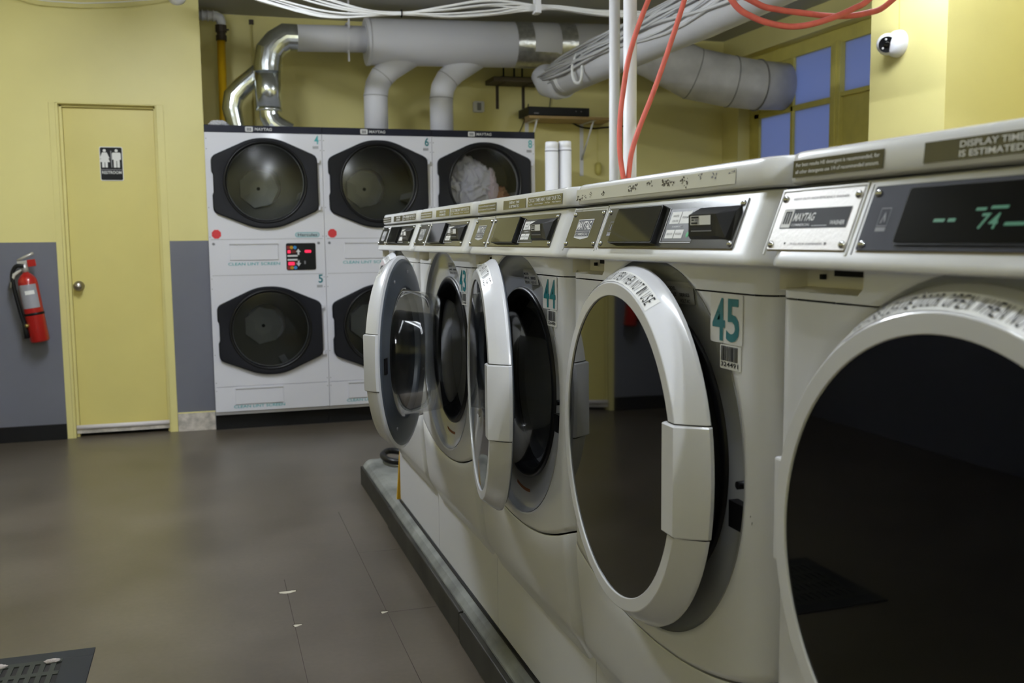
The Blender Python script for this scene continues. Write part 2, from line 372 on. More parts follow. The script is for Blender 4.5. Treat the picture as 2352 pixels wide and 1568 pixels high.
# window wall on the far right
XW, XF = XR, 4.03
WZ = 2.505
def window_wall():
    b = MB()
    b.box(XW, XW+.25, 6.76, YB, 0, CZ, YEL); b.box(XW, XW+.25, 4.35, 6.76, WZ, CZ, YEL)
    b.box(XW, XW+.25, 4.35, 6.76, 0, 1.15, YEL); b.box(XW, XW+.25, YF, 4.35, 0, CZ, YEL)
    struct(b.build('wall_right'))
    c = MB().box(3.4, XW, 3.93, 4.495, 0, CZ, YEL); struct(c.build('wall_column'))
    f = MB(); x0, x1 = XF, XF+.045
    f.box(x0, x1, 6.70, 6.76, 1.15, WZ, YELW); f.box(x0, x1, 4.495, 6.70, 2.41, WZ, YELW)
    f.box(x0-.02, x1, 5.612, 5.712, 1.15, 2.42, YELW)
    f.box(x0-.03, x1, 5.645, 5.68, 1.15, 2.42, YELW)
    f.box(x0, x1, 5.70, 6.70, 2.035, 2.075, YELW); f.box(x0, x1, 6.178, 6.21, 1.2, 2.42, YELW)
    f.box(x0, x1, 5.70, 5.745, 1.15, 2.42, YELW); f.box(x0, x1, 5.70, 6.70, 1.15, 1.22, YELW); f.box(x0, x1, 6.625, 6.70, 1.15, 2.42, YELW)
    f.box(x0, x1, 5.0, 5.05, 1.15, 2.42, YELW); f.box(x0+.01, x1, 4.495, 5.612, 1.15, 2.078, YELW); f.box(x0-.01, x1, 4.495, 5.62, 2.06, 2.09, YELW); f.box(x0+.01, x1, 6.20, 6.64, 2.07, 2.42, YELW)
    fr = struct(f.build('window_1', bevel=.003))
    for y0, y1, z0, z1 in ((5.745, 6.178, 2.075, 2.41), (5.745, 6.178, 1.22, 2.035), (6.21, 6.625, 1.22, 2.035), (5.05, 5.612, 2.09, 2.41), (4.495, 5.0, 2.09, 2.41)):
        MB().box(x0+.02, x0+.026, y0-.004, y1+.004, z0-.004, z1+.004, FROST).build('window_pane', fr)
window_wall()

# the fluorescent fittings themselves: two bare tubes under a white tray, so light also goes sideways and up
for k_, (x, y, p) in enumerate(LAMPS):
    lab = ('fluorescent fitting above the aisle near the dryers', 'fluorescent fitting above the aisle beside the nearest washer', 'fluorescent fitting at the entrance end of the aisle', 'fluorescent fitting behind the washers near the window', 'fluorescent fitting behind the washers near the entrance')[k_]
    e = empty('ceiling_light', (x, y, 2.6), lab, 'light', 'ceiling lights'); O = (x, y, 2.6)
    MB().box(x-.06, x+.06, y-.62, y+.62, 2.585, CZ, PVC).build('tray', e, O, bevel=.004)
    TUBE = mat('fluorescent_tube_%d' % k_, (.8, .8, .8), .4, emit=(0.87, 0.93, 1.0), estr=p*1.0)
    for dx_ in (-.04, .04): MB().tube([(x+dx_, y-.6, 2.555), (x+dx_, y+.6, 2.555)], .016, TUBE, 12).build('tube', e, O)
# ------------------------------------------------------------------ plinth carrying the washers
def plinth():
    e = empty('concrete_plinth', (1.1, 2.0, 0), 'long low concrete plinth under the row of white washers', 'plinth')
    O = (1.1, 2.0, 0); prof = [(.658, 0), (.658, .078), (.662, .092), (.675, .108), (.690, .116), (.70, .118), (1.62, .118), (1.62, 0)]
    n = 40; ys = [-1.2+5.74*i/n for i in range(n+1)]; vs = []; fs = []
    for y in ys:
        j = .0015*noise.noise(Vector((y*3, 0, 0)))
        for k, (x, z) in enumerate(prof): vs.append((x+(j if k < 5 else 0), y, z+(2*noise.noise(Vector((y*4, k, 0)))*.001 if 1 <= k <= 4 else 0)))
    m = len(prof)
    for i in range(n):
        for k in range(m-1): fs.append((i*m+k, i*m+k+1, (i+1)*m+k+1, (i+1)*m+k))
    fs += [tuple(range(m)), tuple(reversed(range(n*m, n*m+m)))]
    MB().add(vs, fs, CONC, False).build('slab', e, O, weld=True)
    for y0, y1, x in ((3.80, 4.535, .650), (2.63, 3.80, .646), (-1.2, 2.62, .643)):
        MB().box(x, .662, y0, y1, 0, .088, SCUFF).build('cove_base', e, O, bevel=.004)
    MB().box(.650, 1.6, 4.535, 4.542, 0, .088, BASEB).build('cove_base', e, O)
plinth()

# ------------------------------------------------------------------ washers
WW = .686; YL0 = 3.7635; HC = (.0, .833)      # pitch of the row; door opening centre (y offset, z)
S_ = -Y3                                      # towards the near side of a washer (its right hand side)
def cr(y):                                    # rounding of the front's two vertical corners: offset backwards
    r = .042; d = abs(y)-(WW/2-.0015-r)
    return r-math.sqrt(max(0, r*r-min(d, r*.985)**2)) if d > 0 else 0.0
FRX = .640
def smile(y): return .527 + .066*(abs(y)/(WW/2))**2.2
def front_plate():
    hw = WW/2-.0015; R0 = .285; n = 192; M = 10; vs = []; fs = []; cz = HC[1]; zt = 1.124
    angs = sorted([2*PI*i/n for i in range(n)] + [math.atan2(zt-cz, s*hw) % (2*PI) for s in (1, -1)] + [math.atan2(smile(hw)-cz, s*hw) % (2*PI) for s in (1, -1)])
    for a in angs:
        c, s = math.cos(a), math.sin(a); ts = []
        if abs(c) > 1e-9: ts.append(hw/abs(c))
        if s > 1e-9: ts.append((zt-cz)/s)
        t = min(ts) if ts else 1e9
        if s < -1e-9:
            lo, hi = 0, 1
            for _ in range(40):
                mid = (lo+hi)/2
                if cz+mid*s < smile(mid*c): hi = mid
                else: lo = mid
            t = min(t, lo)
        t = max(t, R0+.0035)
        for j in range(M+1):
            q = j/M; r = R0*(1-q)+t*q; y, z = r*c, cz+r*s; back = 0
            vs.append((FRX+cr(y)+(0.004 if j == 0 else 0), y, z))
        vs.append((FRX+cr(t*c)+.009, t*c, cz+t*s))
    m = M+2; k = len(angs)
    for i in range(k):
        for j in range(m-1): fs.append((i*m+j, ((i+1) % k)*m+j, ((i+1) % k)*m+j+1, i*m+j+1))
    return vs, fs
def bm_of(vs, fs):
    bm = bmesh.new(); V = [bm.verts.new(v) for v in vs]
    for f in fs:
        try: bm.faces.new([V[i] for i in f])
        except ValueError: pass
    bmesh.ops.remove_doubles(bm, verts=bm.verts, dist=1e-6)
    return bm
def cut(bm, co, no, clear_outer=False, clear_inner=False):
    bmesh.ops.bisect_plane(bm, geom=bm.verts[:]+bm.edges[:]+bm.faces[:], dist=1e-6, plane_co=co, plane_no=no, clear_outer=clear_outer, clear_inner=clear_inner)
def to_mesh(bm, name, m, smooth=True):
    bmesh.ops.recalc_face_normals(bm, faces=bm.faces)
    me = bpy.data.meshes.new(name); bm.to_mesh(me); bm.free(); me.materials.append(m)
    for p in me.polygons: p.use_smooth = smooth
    return me
def front_meshes():
    vs, fs = front_plate()
    lo = bm_of(vs, fs); cut(lo, (0, 0, 1.0760), (0, 0, 1), clear_outer=True)
    up = bm_of(vs, fs); cut(up, (0, 0, 1.0782), (0, 0, 1), clear_inner=True)
    # opening of the dispenser pocket in the upper panel
    y1, y0, z0, z1, r = WW/2-.012, WW/2-.172, 1.0865, 1.122, .014
    lines = [((y0, z0), (-1, 0)), ((y1, z0), (1, 0)), ((y0, z0), (0, -1)), ((y0, z1), (0, 1)),
             ((y0+r*.3, z0+r*.3), (-.7071, -.7071)), ((y1-r*.3, z0+r*.3), (.7071, -.7071))]
    for (y, z), (a, b_) in lines: cut(up, (0, y, z), (0, a, b_))
    kill = [f for f in up.faces if all((f.calc_center_median().y-y)*a + (f.calc_center_median().z-z)*b_ < 1e-6 for (y, z), (a, b_) in lines)]
    bmesh.ops.delete(up, geom=kill, context='FACES')
    return to_mesh(lo, 'front_panel', ENAMEL), to_mesh(up, 'upper_panel', ENAMEL)
ME_FRONT, ME_UPPER = front_meshes()
def put(me, name, parent, loc=None):
    o = bpy.data.objects.new(name, me); C.objects.link(o); o.parent = parent
    if loc is not None: o.location = loc
    return o
def ygrid(n=40):
    hw = WW/2-.0015; ys = set([-hw+2*hw*i/n for i in range(n+1)])
    for i in range(1, 9):
        for s in (-1, 1): ys.add(s*(hw-.042*(1-math.cos(i/8*PI/2))))
    return sorted(ys)
def sweep(prof_fn, m, name, parent, n=40, endcaps=True):
    """prof_fn(y) -> list of (x, z); swept along y"""
    ys = ygrid(n); vs = []; fs = []
    for y in ys: vs += [(x, y, z) for x, z in prof_fn(y)]
    k = len(prof_fn(ys[0]))
    for i in range(len(ys)-1):
        for j in range(k-1): fs.append((i*k+j, (i+1)*k+j, (i+1)*k+j+1, i*k+j+1))
    if endcaps: fs += [tuple(range(k)), tuple(reversed(range((len(ys)-1)*k, len(ys)*k)))]
    b = MB().add(vs, fs, m, True); return b.build(name, parent, weld=True)
def smoothfix(o, deg=35):
    # keep real creases sharp
    me = o.data; bm = bmesh.new(); bm.from_mesh(me)
    for e in bm.edges:
        if len(e.link_faces) == 2 and e.calc_face_angle(0) > math.radians(deg): e.smooth = False
    bm.to_mesh(me); bm.free(); return o
# console slope frame
PA, PB = Vector((.655, 0, 1.203)), Vector((.6265, 0, 1.128))
PV = (PA-PB).normalized(); PN = Vector((-(PA-PB).z, 0, (PA-PB).x)).normalized()      # up the slope; outwards
if PN.x > 0: PN = -PN
def pt(u, z, off=0.0):
    """point on the console slope: u from the washer's left edge, z height, off outwards"""
    t = (z-PB.z)/(PA.z-PB.z); p = PB.lerp(PA, t); return Vector((p.x, WW/2-u, p.z)) + PN*off
def screw(parent, u, z, off, r=.0045):
    MB().lathe([(r, 0), (r*.95, .0012), (r*.7, .0026), (r*.3, .0034), (0, .0036)], pt(u, z, off), S_, PV, PN, CHROME, 14).build('screw', parent)
def console_box(parent, name, u0, u1, z0, z1, o0, o1, m, bevel=.001, cornr=.003):
    c = (pt(u0, z0)+pt(u1, z1))/2; hw = (u1-u0)/2; hh = (pt(0, z1)-pt(0, z0)).length/2
    return MB().prism(rrect(-hw, hw, -hh, hh, cornr, 3), c, S_, PV, PN, o0, o1, m).build(name, parent, bevel=bevel)
def washer(idx, label, badge, door_deg, number=None, code=None, lid='labels', display='off', film=LABELOLV):
    YC = YL0-WW*(idx+.5)
    w = empty('front_load_washer', (0, YC, 0), label, 'washer', 'front load washers in the row')
    hw = WW/2-.0015
    b = MB().box(.72, 1.42, -hw, hw, .128, 1.2065, ENAMEL)
    for s_ in (-1, 1): b.box(.676, .722, min(s_*hw, s_*.302), max(s_*hw, s_*.302), .40, 1.2065, ENAMEL)
    b.build('cabinet', w)
    for a_, b__ in ((-hw+.036, -.287), (.287, hw-.036)): MB().box(.652, .69, a_, b__, .53, 1.084, GAP).build('seam_backing', w)
    put(ME_FRONT, 'front_panel', w); put(ME_UPPER, 'upper_panel', w)
    # dispenser pocket
    y1, y0, z0, z1 = WW/2-.012, WW/2-.172, 1.0865, 1.122
    p = MB(); xb = .674; xf = FRX+.004
    p.add([(xf, y0, z0), (xf, y1, z0), (xb, y1-.012, z0+.004), (xb, y0+.012, z0+.004), (xf, y0, z1), (xf, y1, z1), (xb, y1-.012, z1), (xb, y0+.012, z1)],
          [(0, 1, 2, 3), (3, 2, 6, 7), (0, 3, 7, 4), (1, 5, 6, 2), (4, 7, 6, 5)], BEIGE)
    p.box(xb-.005, xb-.001, y0+.020, y1-.070, z1-.018, z1-.009, GAP)
    p.box(xb-.006, xb-.001, y1-.050, y1-.044, z0+.013, z0+.019, GAP)
    p.build('dispenser_pocket', w)
    # lower panel with its curved top edge, toe panel behind it
    def low(y):
        zt = smile(y)-.004; c = cr(y)
        ze = .372 + (.030*max(0, (abs(y)-(hw-.05))/.05)**2)
        x1 = .6395+c
        return [(x1+.012, zt), (x1+.002, zt), (x1, zt-.003)] + [(x1+(.0175)*(t**1.4), (zt-.003)*(1-t)+ze*t) for t in (.25, .5, .75, .92)] + [(x1+.0190, ze+.004), (x1+.0230, ze-.005), (max(.674, x1+.025), ze-.022), (max(.688, x1+.027), ze-.048), (.7, ze-.072)]
    smoothfix(sweep(low, ENAMEL, 'lower_panel', w, endcaps=False), 50)
    MB().box(.694, .72, -hw, hw, .127, .40, ENAMEL).build('toe_panel', w, bevel=.0015)
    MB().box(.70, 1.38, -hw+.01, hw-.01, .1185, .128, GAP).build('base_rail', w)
    MB().box(.6885, .6950, -hw, hw, .1184, .1225, GAP).build('base_shadow_line', w)  # dark strip standing in for the shadow line where the toe meets the slab
    # ring shaped recess, gasket and drum
    cz = HC[1]
    MB().lathe([(.2852, .002), (.284, .010), (.276, .015), (.252, .0195), (.228, .0205), (.214, .022), (.2095, .0225)], (FRX, 0, cz), Y3, Z3, X3, RECESS, 96).build('door_recess', w)
    MB().lathe([(.212, .025), (.211, .018), (.205, .014), (.196, .017), (.190, .026), (.194, .034), (.186, .040), (.184, .052), (.190, .062), (.205, .070)], (FRX, 0, cz), Y3, Z3, X3, RUBBER, 80).build('gasket', w)
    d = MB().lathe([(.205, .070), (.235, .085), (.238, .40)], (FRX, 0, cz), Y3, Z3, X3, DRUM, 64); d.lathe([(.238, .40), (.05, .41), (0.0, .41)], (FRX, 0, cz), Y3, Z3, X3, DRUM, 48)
    for k in range(3):
        a = 2*PI*k/3+.5; c, s = math.cos(a), math.sin(a)
        d.obox((FRX+.24, .215*c, cz+.215*s), X3, Vector((0, -s, c)), Vector((0, c, s)), .14, .018, .022, DRUM)
    d.build('drum', w)
    MB().lathe([(.245, .0205), (.238, .0208)], (FRX-.0012, 0, cz), Y3, Z3, X3, RUST, 10, a0=math.radians(-100), a1=math.radians(-78)).build('rust_mark', w)
    lat = MB().lathe([(.0055, -.016), (.0055, 0), (.008, 0)], (FRX+.018, -.268, cz-.004), Y3, Z3, X3, BLACK, 12).lathe([(0.0055, -.016), (0, -.0165)], (FRX+.018, -.268, cz-.004), Y3, Z3, X3, BLACK, 12)
    lat.box(FRX+.006, FRX+.026, -.277, -.240, cz-.066, cz-.030, BLACK); lat.build('latch', w)
    # small rating label stuck in the recess
    rl = MB(); ro = Vector((FRX+.013, -.075, cz+.232)); ru = Vector((.08, -1, 0)).normalized(); rv = Vector((-.13, 0, 1)).normalized()
    rl.flat([(-.03, -.012), (.045, -.012), (.045, .020), (-.03, .020)], ro+Vector((-.001, 0, 0)), ru, rv, mat('grey_film', (.33, .33, .34), .4))
    for q in range(5): rl.text(('TYPE NO', 'VOLT AC', 'AMP HZ', 'SERIES', 'MODEL')[q], ro+Vector((-.0016, 0, 0))+ru*(-.027+(q % 2)*.035)+rv*(-.010+.009*(q//2)), ru, rv, .026, .005, BLACKP)
    rl.build('rating_label', w)
    # lid
    def lidp(y):
        c = cr(y)*.8; return [(1.44, 1.2085), (.655+c, 1.2085), (.6485+c, 1.2105), (.6475+c, 1.213), (.6495+c, 1.2385), (.652+c, 1.2435), (.657+c, 1.2455), (1.44, 1.2455)]
    ld = smoothfix(sweep(lidp, LIDW, 'lid', w), 40)
    lx = FRX+.0073; LV = Vector((.08, 0, 1)).normalized()
    def lp(u, z): return Vector((.6475+(z-1.213)*.0785-.0006, WW/2-u, z))
    if lid == 'labels':
        for u0, u1, k in ((.030, .188, 0), (.246, .410, 1), (.425, .634, 2)):
            lb = MB(); h = .0195; lb.prism([(0, 0), (u1-u0, 0), (u1-u0, h), (0, h)], lp(u0, 1.2155), S_, LV, PN*0+Vector((-1, 0, 0)), 0, .0004, film)
            O = lp(u0, 1.2155)+Vector((-.0007, 0, 0)); L = u1-u0
            if k == 0:
                lb.text('For best results HE detergent is recommended, for', O+S_*.006+LV*.0108, S_, LV, L-.012, .0052, WHITEP)
                lb.text('all other detergents use 1/4 of recommended amount.', O+S_*.006+LV*.0030, S_, LV, L-.012, .0052, WHITEP)
            if k == 1:
                lb.text('DISPLAY TIME', O+S_*(L*.28)+LV*.0110, S_, LV, L*.45, .0058, WHITEP); lb.text('IS ESTIMATED', O+S_*(L*.28)+LV*.0025, S_, LV, L*.45, .0058, WHITEP)
            if k == 2:
                lb.text('CYCLE TIMES MAY VARY DUE TO:', O+S_*.006+LV*.0090, S_, LV, L-.014, .0075, WHITEP)
                for q, t in enumerate(('\u2022Load Size', '\u2022Amount of Detergent', '\u2022Soil Type', '\u2022Water Temperature')):
                    lb.text(t, O+S_*(.006+L*(0, .18, .50, .70)[q])+LV*.0028, S_, LV, L*(.12, .26, .14, .24)[q], .0036, WHITEP)
            lb.build('label', ld)
    else:
        st = MB(); rg = random.Random(3)
        SM = mat('adhesive_residue', (.060, .045, .022), .6); SP = mat('pale_adhesive', (.50, .49, .43), .5)
        st.prism([(0, 0), (.565, 0), (.565, .020), (0, .020)], lp(.022, 1.2165), S_, LV, Vector((-1, 0, 0)), 0, .0001, mat('aged_film', (.66, .65, .58), .35))
        for u, z, n, s, mm in ((.035, 1.222, 10, .010, SM), (.055, 1.222, 14, .016, SM), (.09, 1.225, 6, .010, SM), (.145, 1.226, 10, .008, SM), (.27, 1.228, 24, .018, SM), (.33, 1.230, 14, .012, SM), (.385, 1.229, 26, .013, SM), (.405, 1.2275, 12, .008, SM), (.445, 1.229, 14, .012, SM), (.45, 1.2215, 4, .006, SM), (.49, 1.231, 6, .006, GREYD), (.53, 1.231, 7, .008, GREYD), (.575, 1.231, 4, .008, GREYD)):
            for _ in range(n):
                uu = u+rg.uniform(-s, s); zz = z+rg.uniform(-.0045, .0045); r = rg.uniform(.0006, .0020); k = 7
                st.flat([(r*rg.uniform(.5, 1.3)*math.cos(2*PI*i/k)*1.4, r*rg.uniform(.5, 1.3)*math.sin(2*PI*i/k)) for i in range(k)], lp(uu, zz)+Vector((-.0003-rg.random()*.0003, 0, 0)), S_, LV, mm)
        st.build('adhesive_residue', ld)
    # console housing
    def conp(y):
        c = cr(y); k = 1.0
        return [(.70, 1.2062), (.660+c*.9, 1.2062), (.6555+c*.9, 1.2045), (.6265+c, 1.128), (.6236+c, 1.1225), (.6226+c, 1.118), (.6232+c, 1.1150), (.6262+c, 1.1130), (.6325+c, 1.1128), (.642+c, 1.1135), (.70, 1.119)]
    cn = smoothfix(sweep(conp, LIDW, 'console', w), 40)
    # raised frame around the nameplate
    c = (pt(.0815, 1.1655)); fr = MB(); ow, oh, t = .079, .0405, .0035
    for s in (-1, 1):
        fr.obox(c+S_*s*(ow-t/2), S_, PV, PN, t/2, oh, .0012, LIDW)
    fr.obox(c+PV*(oh-t/2), S_, PV, PN, ow, t/2, .0012, LIDW)
    fr.obox(c+PV*(oh+.0006), S_, PV, PN, ow-.006, .0007, .0013, GAP)
    fr.build('nameplate_frame', cn, bevel=.0007)
    fr2 = MB().obox(pt(.1675, 1.165), S_, PV, PN, .0008, .038, .0004, GREYD); fr2.build('panel_groove', cn)
    if badge == 'steel':
        bp = console_box(cn, 'nameplate', .009, .156, 1.1335, 1.1985, 0, .0018, STEEL)
        t = MB(); O = lambda u, z: pt(u, z, .0021)
        bl = [(.022, 1.157), (.146, 1.157), (.146, 1.179), (.022, 1.179)]
        t.add([O(*q) for q in bl], [(0, 1, 2, 3)], BLACKP)
        t.add([pt(q[0], q[1], .0024) for q in ((.0235, 1.158), (.042, 1.158), (.042, 1.178), (.0235, 1.178))], [(0, 1, 2, 3)], WHITEP)
        for q in range(3): t.add([pt(a_, z_, .0027) for a_, z_ in ((.0265+q*.0048, 1.162), (.0297+q*.0048, 1.162), (.0297+q*.0048, 1.1745), (.0265+q*.0048, 1.1745))], [(0, 1, 2, 3)], BLACKP)
        t.add([pt(a_, z_, .0027) for a_, z_ in ((.0265, 1.1745), (.0393, 1.1745), (.0393, 1.1765), (.0265, 1.1765))], [(0, 1, 2, 3)], BLACKP)
        t.text('MAYTAG', pt(.0445, 1.165, .0024), S_, PV, .040, .0095, WHITEP, skew=.15)
        t.text('COMMERCIAL', pt(.0445, 1.1595, .0024), S_, PV, .036, .0028, SILVERTXT)
        t.add([pt(a_, z_, .0024) for a_, z_ in ((.084, 1.1592), (.112, 1.1592), (.112, 1.1598), (.084, 1.1598))], [(0, 1, 2, 3)], SILVERTXT)
        t.text('WASHER', pt(.116, 1.1600, .0024), S_, PV, .026, .0050, SILVERTXT)
        t.text('HEAVY DUTY HIGH EFFICIENCY WASHER', pt(.032, 1.1890, .0022), S_, PV, .102, .0030, GREYP)
        t.text('PULL FOR DISPENSER', pt(.055, 1.1385, .0022), S_, PV, .060, .0026, GREYD)
        for u in (.044, .120): t.add([pt(u-.0022, 1.1412, .0022), pt(u+.0022, 1.1412, .0022), pt(u, 1.1380, .0022)], [(0, 1, 2)], BLACKP)
        t.build('nameplate_print', cn)
    else:
        bp = console_box(cn, 'nameplate', .009, .156, 1.1335, 1.1965, 0, .0018, CHARPLATE)
        t = MB()
        sh = [(.046, 1.150), (.080, 1.1465), (.114, 1.150), (.117, 1.182), (.043, 1.182)]
        t.add([pt(u, z, .0021) for u, z in sh], [tuple(range(5))], SILVERTXT)
        t.add([pt(u, z, .0023) for u, z in ((.0465, 1.1615), (.1135, 1.1615), (.115, 1.1805), (.045, 1.1805))], [(0, 1, 2, 3)], NAVY)
        t.add([pt(u, z, .0023) for u, z in ((.0480, 1.1520), (.1120, 1.1520), (.1132, 1.1605), (.0470, 1.1605))], [(0, 1, 2, 3)], NAVY)
        t.text('MAYTAG', pt(.0485, 1.1632, .0026), S_, PV, .063, .0165, WHITEP)
        t.text('COMMERCIAL', pt(.0510, 1.1532, .0026), S_, PV, .058, .0055, SILVERTXT)
        t.build('nameplate_print', cn)
    for u, z in ((.0155, 1.191), (.1495, 1.191), (.0155, 1.139), (.1495, 1.139)): screw(cn, u, z, .0016)
    cp = console_box(cn, 'control_plate', .174, .615, 1.1335, 1.1975, 0, .0018, BLUEPLATE if display == 'on' else CHARPLATE)
    for u, z in ((.181, 1.1905), (.181, 1.1395), (.606, 1.1905), (.606, 1.1395)): screw(cn, u, z, .0016)
    ic = MB(); ic.add([pt(u, z, .0022) for u, z in ((.195, 1.152), (.210, 1.152), (.210, 1.1560), (.195, 1.1560))], [(0, 1, 2, 3)], GREYD)
    for (a0, b0), (a1, b1) in (((.195, 1.157), (.1956, 1.175)), ((.2094, 1.157), (.210, 1.175)), ((.195, 1.157), (.210, 1.1578)), ((.195, 1.1742), (.210, 1.175))):
        ic.add([pt(u, z, .0022) for u, z in ((a0, b0), (a1, b0), (a1, b1), (a0, b1))], [(0, 1, 2, 3)], GREYD)
    ic.add([pt(u, z, .0022) for u, z in ((.1985, 1.160), (.2030, 1.1715), (.2060, 1.163), (.2045, 1.160), (.2025, 1.1665), (.2005, 1.160))], [tuple(range(6))], GREYD)
    ic.build('energy_mark', cn)
    dp = console_box(cn, 'display_screen', .229, .392, 1.1385, 1.1935, .001, .010 if display == 'off' else .004, BLACK, bevel=.0012)
    o1 = .0102 if display == 'off' else .0042
    console_box(cn, 'screen_glass', .231, .390, 1.1400, 1.1920, o1-.001, o1+.0006, BLKGLASS if display == 'on' else SMOKEGLASS, bevel=.0003)
    if display == 'on':
        t = MB(); of = o1+.0009
        for q_, ch in enumerate('74'): MB().text(ch, pt(.3325+.0115*q_, 1.1515, of), S_, PV, .0100, .0145, LEDG, skew=.18).build('display_digit', cn)
        for u0, u1, z0, z1 in ((.277, .291, 1.1585, 1.1615), (.295, .3045, 1.1585, 1.1615), (.325, .337, 1.1675, 1.1700), (.342, .361, 1.1685, 1.1712), (.362, .384, 1.1540, 1.1570)):
            MB().add([pt(u, z, of) for u, z in ((u0, z0), (u1, z0), (u1+.001, z1), (u0+.001, z1))], [(0, 1, 2, 3)], LEDG).build('display_indicator', cn)
    # printed selector field beside the reader
    sp = MB(); sp.add([pt(u, z, .0021) for u, z in ((.408, 1.1425), (.500, 1.1425), (.500, 1.1885), (.408, 1.1885))], [(0, 1, 2, 3)], mat('dark_field', (.02, .02, .024), .3))
    for (u0, u1, z0, z1) in ((.416, .4455, 1.1675, 1.1845), (.4475, .477, 1.1675, 1.1845), (.416, .4415, 1.1470, 1.1590), (.4435, .469, 1.1470, 1.1590)):
        sp.add([pt(u, z, .0024) for u, z in ((u0, z0), (u1, z0), (u1, z1), (u0, z1))], [(0, 1, 2, 3)], WHITEP)
    for u, z, tx in ((.422, 1.177, 'WHITES'), (.424, 1.170, 'COLORS'), (.452, 1.1745, 'PERM'), (.419, 1.1515, 'DELICATE'), (.4465, 1.1515, 'WOOLENS')):
        sp.text(tx, pt(u, z, .0026), S_, PV, .018, .0032, GREYP)
    sp.text('FABRIC', pt(.43, 1.1620, .0026), S_, PV, .028, .0025, SILVERTXT)
    for (u0, u1, z0, z1) in ((.405, .407, 1.141, 1.190), (.405, .50, 1.1405, 1.1415)):
        sp.add([pt(u, z, .0026) for u, z in ((u0, z0), (u1, z0), (u1, z1), (u0, z1))], [(0, 1, 2, 3)], SILVERTXT)
    gd = [(.484+.004*math.cos(2*PI*i/12), 1.152+.004*math.sin(2*PI*i/12)) for i in range(12)]
    sp.add([pt(u, z, .0026) for u, z in gd], [tuple(range(12))], mat('green_print', (.03, .35, .12), .5))
    sp.build('selector_print', cn)
    gl = MB()
    for u0, u1 in ((.009, .156), (.174, .615)): gl.add([pt(u, z, .0004) for u, z in ((u0, 1.1318), (u1, 1.1318), (u1, 1.1337), (u0, 1.1337))], [(0, 1, 2, 3)], mat('dried_soap_line', (.30, .25, .16), .8))
    gl.build('soap_residue', cn)
    # protruding card reader with slot and sticker
    xr = .6285; Rp = lambda u, z, x=xr: Vector((x, WW/2-u, z))
    rd = MB()
    vs = [pt(.497, 1.1450, .0015), pt(.606, 1.1450, .0015), pt(.606, 1.1885, .0015), pt(.497, 1.1885, .0015),
          Rp(.497, 1.1505), Rp(.571, 1.1505), Rp(.571, 1.1790), Rp(.497, 1.1790), pt(.600, 1.1450, .0070), pt(.604, 1.1800, .0070)]
    fs = [(3, 0, 4, 7), (2, 3, 7, 6), (0, 1, 8, 5, 4), (1, 2, 9, 8), (8, 9, 6, 5), (9, 2, 6), (4, 5, 6, 7)]
    rd.add(vs, fs, BLACK); reader = rd.build('card_reader', cn, weld=True)
    st = MB(); fw, fh = .074, .0285
    Q = lambda a, b_, o: Rp(.497+a*fw, 1.1790-b_*fh, xr-o)
    def qd(a0, a1, b0, b1, o, m): st.add([Q(a0, b1, o), Q(a1, b1, o), Q(a1, b0, o), Q(a0, b0, o)], [(0, 1, 2, 3)], m)
    qd(.08, .83, .05, .48, .0004, WHITEP); qd(.10, .42, .07, .46, .0006, mat('grey_sticker', (.42, .42, .42), .5))
    qd(.12, .40, .09, .17, .0008, BLACKP); qd(.12, .36, .36, .44, .0008, BLACKP); qd(.13, .22, .22, .28, .0008, BLACKP); qd(.26, .38, .20, .31, .0008, GREYD)
    qd(.14, .88, .57, .72, .0003, GAP); qd(.10, .86, .74, .79, .0003, GREYD)
    st.build('reader_sticker', cn)
    # number decal and barcode on the front panel
    if number:
        nb = MB(); O = Vector((FRX-.0012, WW/2-.548, 1.014))
        nb.prism(rrect(-.006, .076, -.003, .062, .003, 3), O, S_, Z3, -X3, -.0006, -.0001, DECAL)
        nb.text(number[0], O-X3*.0004, S_, Z3, .033, .056, TEAL); nb.text(number[1], O-X3*.0004+S_*.036, S_, Z3, .033, .056, TEAL)
        nb.build('number_decal', w)
    if code:
        bc = MB(); O = Vector((FRX-.0010, WW/2-.571, .981))
        bc.prism(rrect(-.003, .050, -.003, .0285, .002, 3), O, S_, Z3, -X3, -.0006, -.0001, mat('white_decal', (.69, .69, .69), .3, coat=.2))
        x = 0; rg = random.Random(idx)
        while x < .043:
            ww = rg.choice((.0008, .0012, .002)); bc.add([O-X3*.0003+S_*a+Z3*b_ for a, b_ in ((x, .0075), (x+ww, .0075), (x+ww, .027), (x, .027))], [(0, 1, 2, 3)], BLACKP); x += ww+rg.choice((.0007, .0011))
        bc.text(code, O-X3*.0003, S_, Z3, .044, .0062, BLACKP)
        bc.build('barcode_label', w)
    # door, hung on its far side
    xh, rh, dl = .63, .282, .026
    hinge = Vector((xh, rh+dl, .827))
    DN = -X3
    cen = S_*rh
    ring = MB().lathe([(.2335, .0150), (.2340, .0200), (.2350, .0206), (.2530, .0204), (.2545, .0196), (.2662, .0049), (.2670, .0038), (.2785, -.0140), (.2790, -.0165), (.2785, -.0205), (.270, -.0235), (.2690, -.0240)], cen, S_, Z3, DN, RINGW, 128).build('door', w)
    smoothfix(ring, 22)
    ring.location = hinge; ring.rotation_euler = (0, 0, -math.radians(door_deg))
    MB().lathe([(.2338, .0180), (.15, .0186), (.0, .0190)], cen, S_, Z3, DN, BLKGLASS, 96).build('door_glass', ring)
    MB().lathe([(.2690, -.0232), (.2680, -.0262), (.255, -.0275), (.200, -.0285), (.193, -.0300), (.188, -.0300), (.186, -.0200), (.184, -.010)], cen, S_, Z3, DN, DOORGREY, 96).build('door_liner', ring)
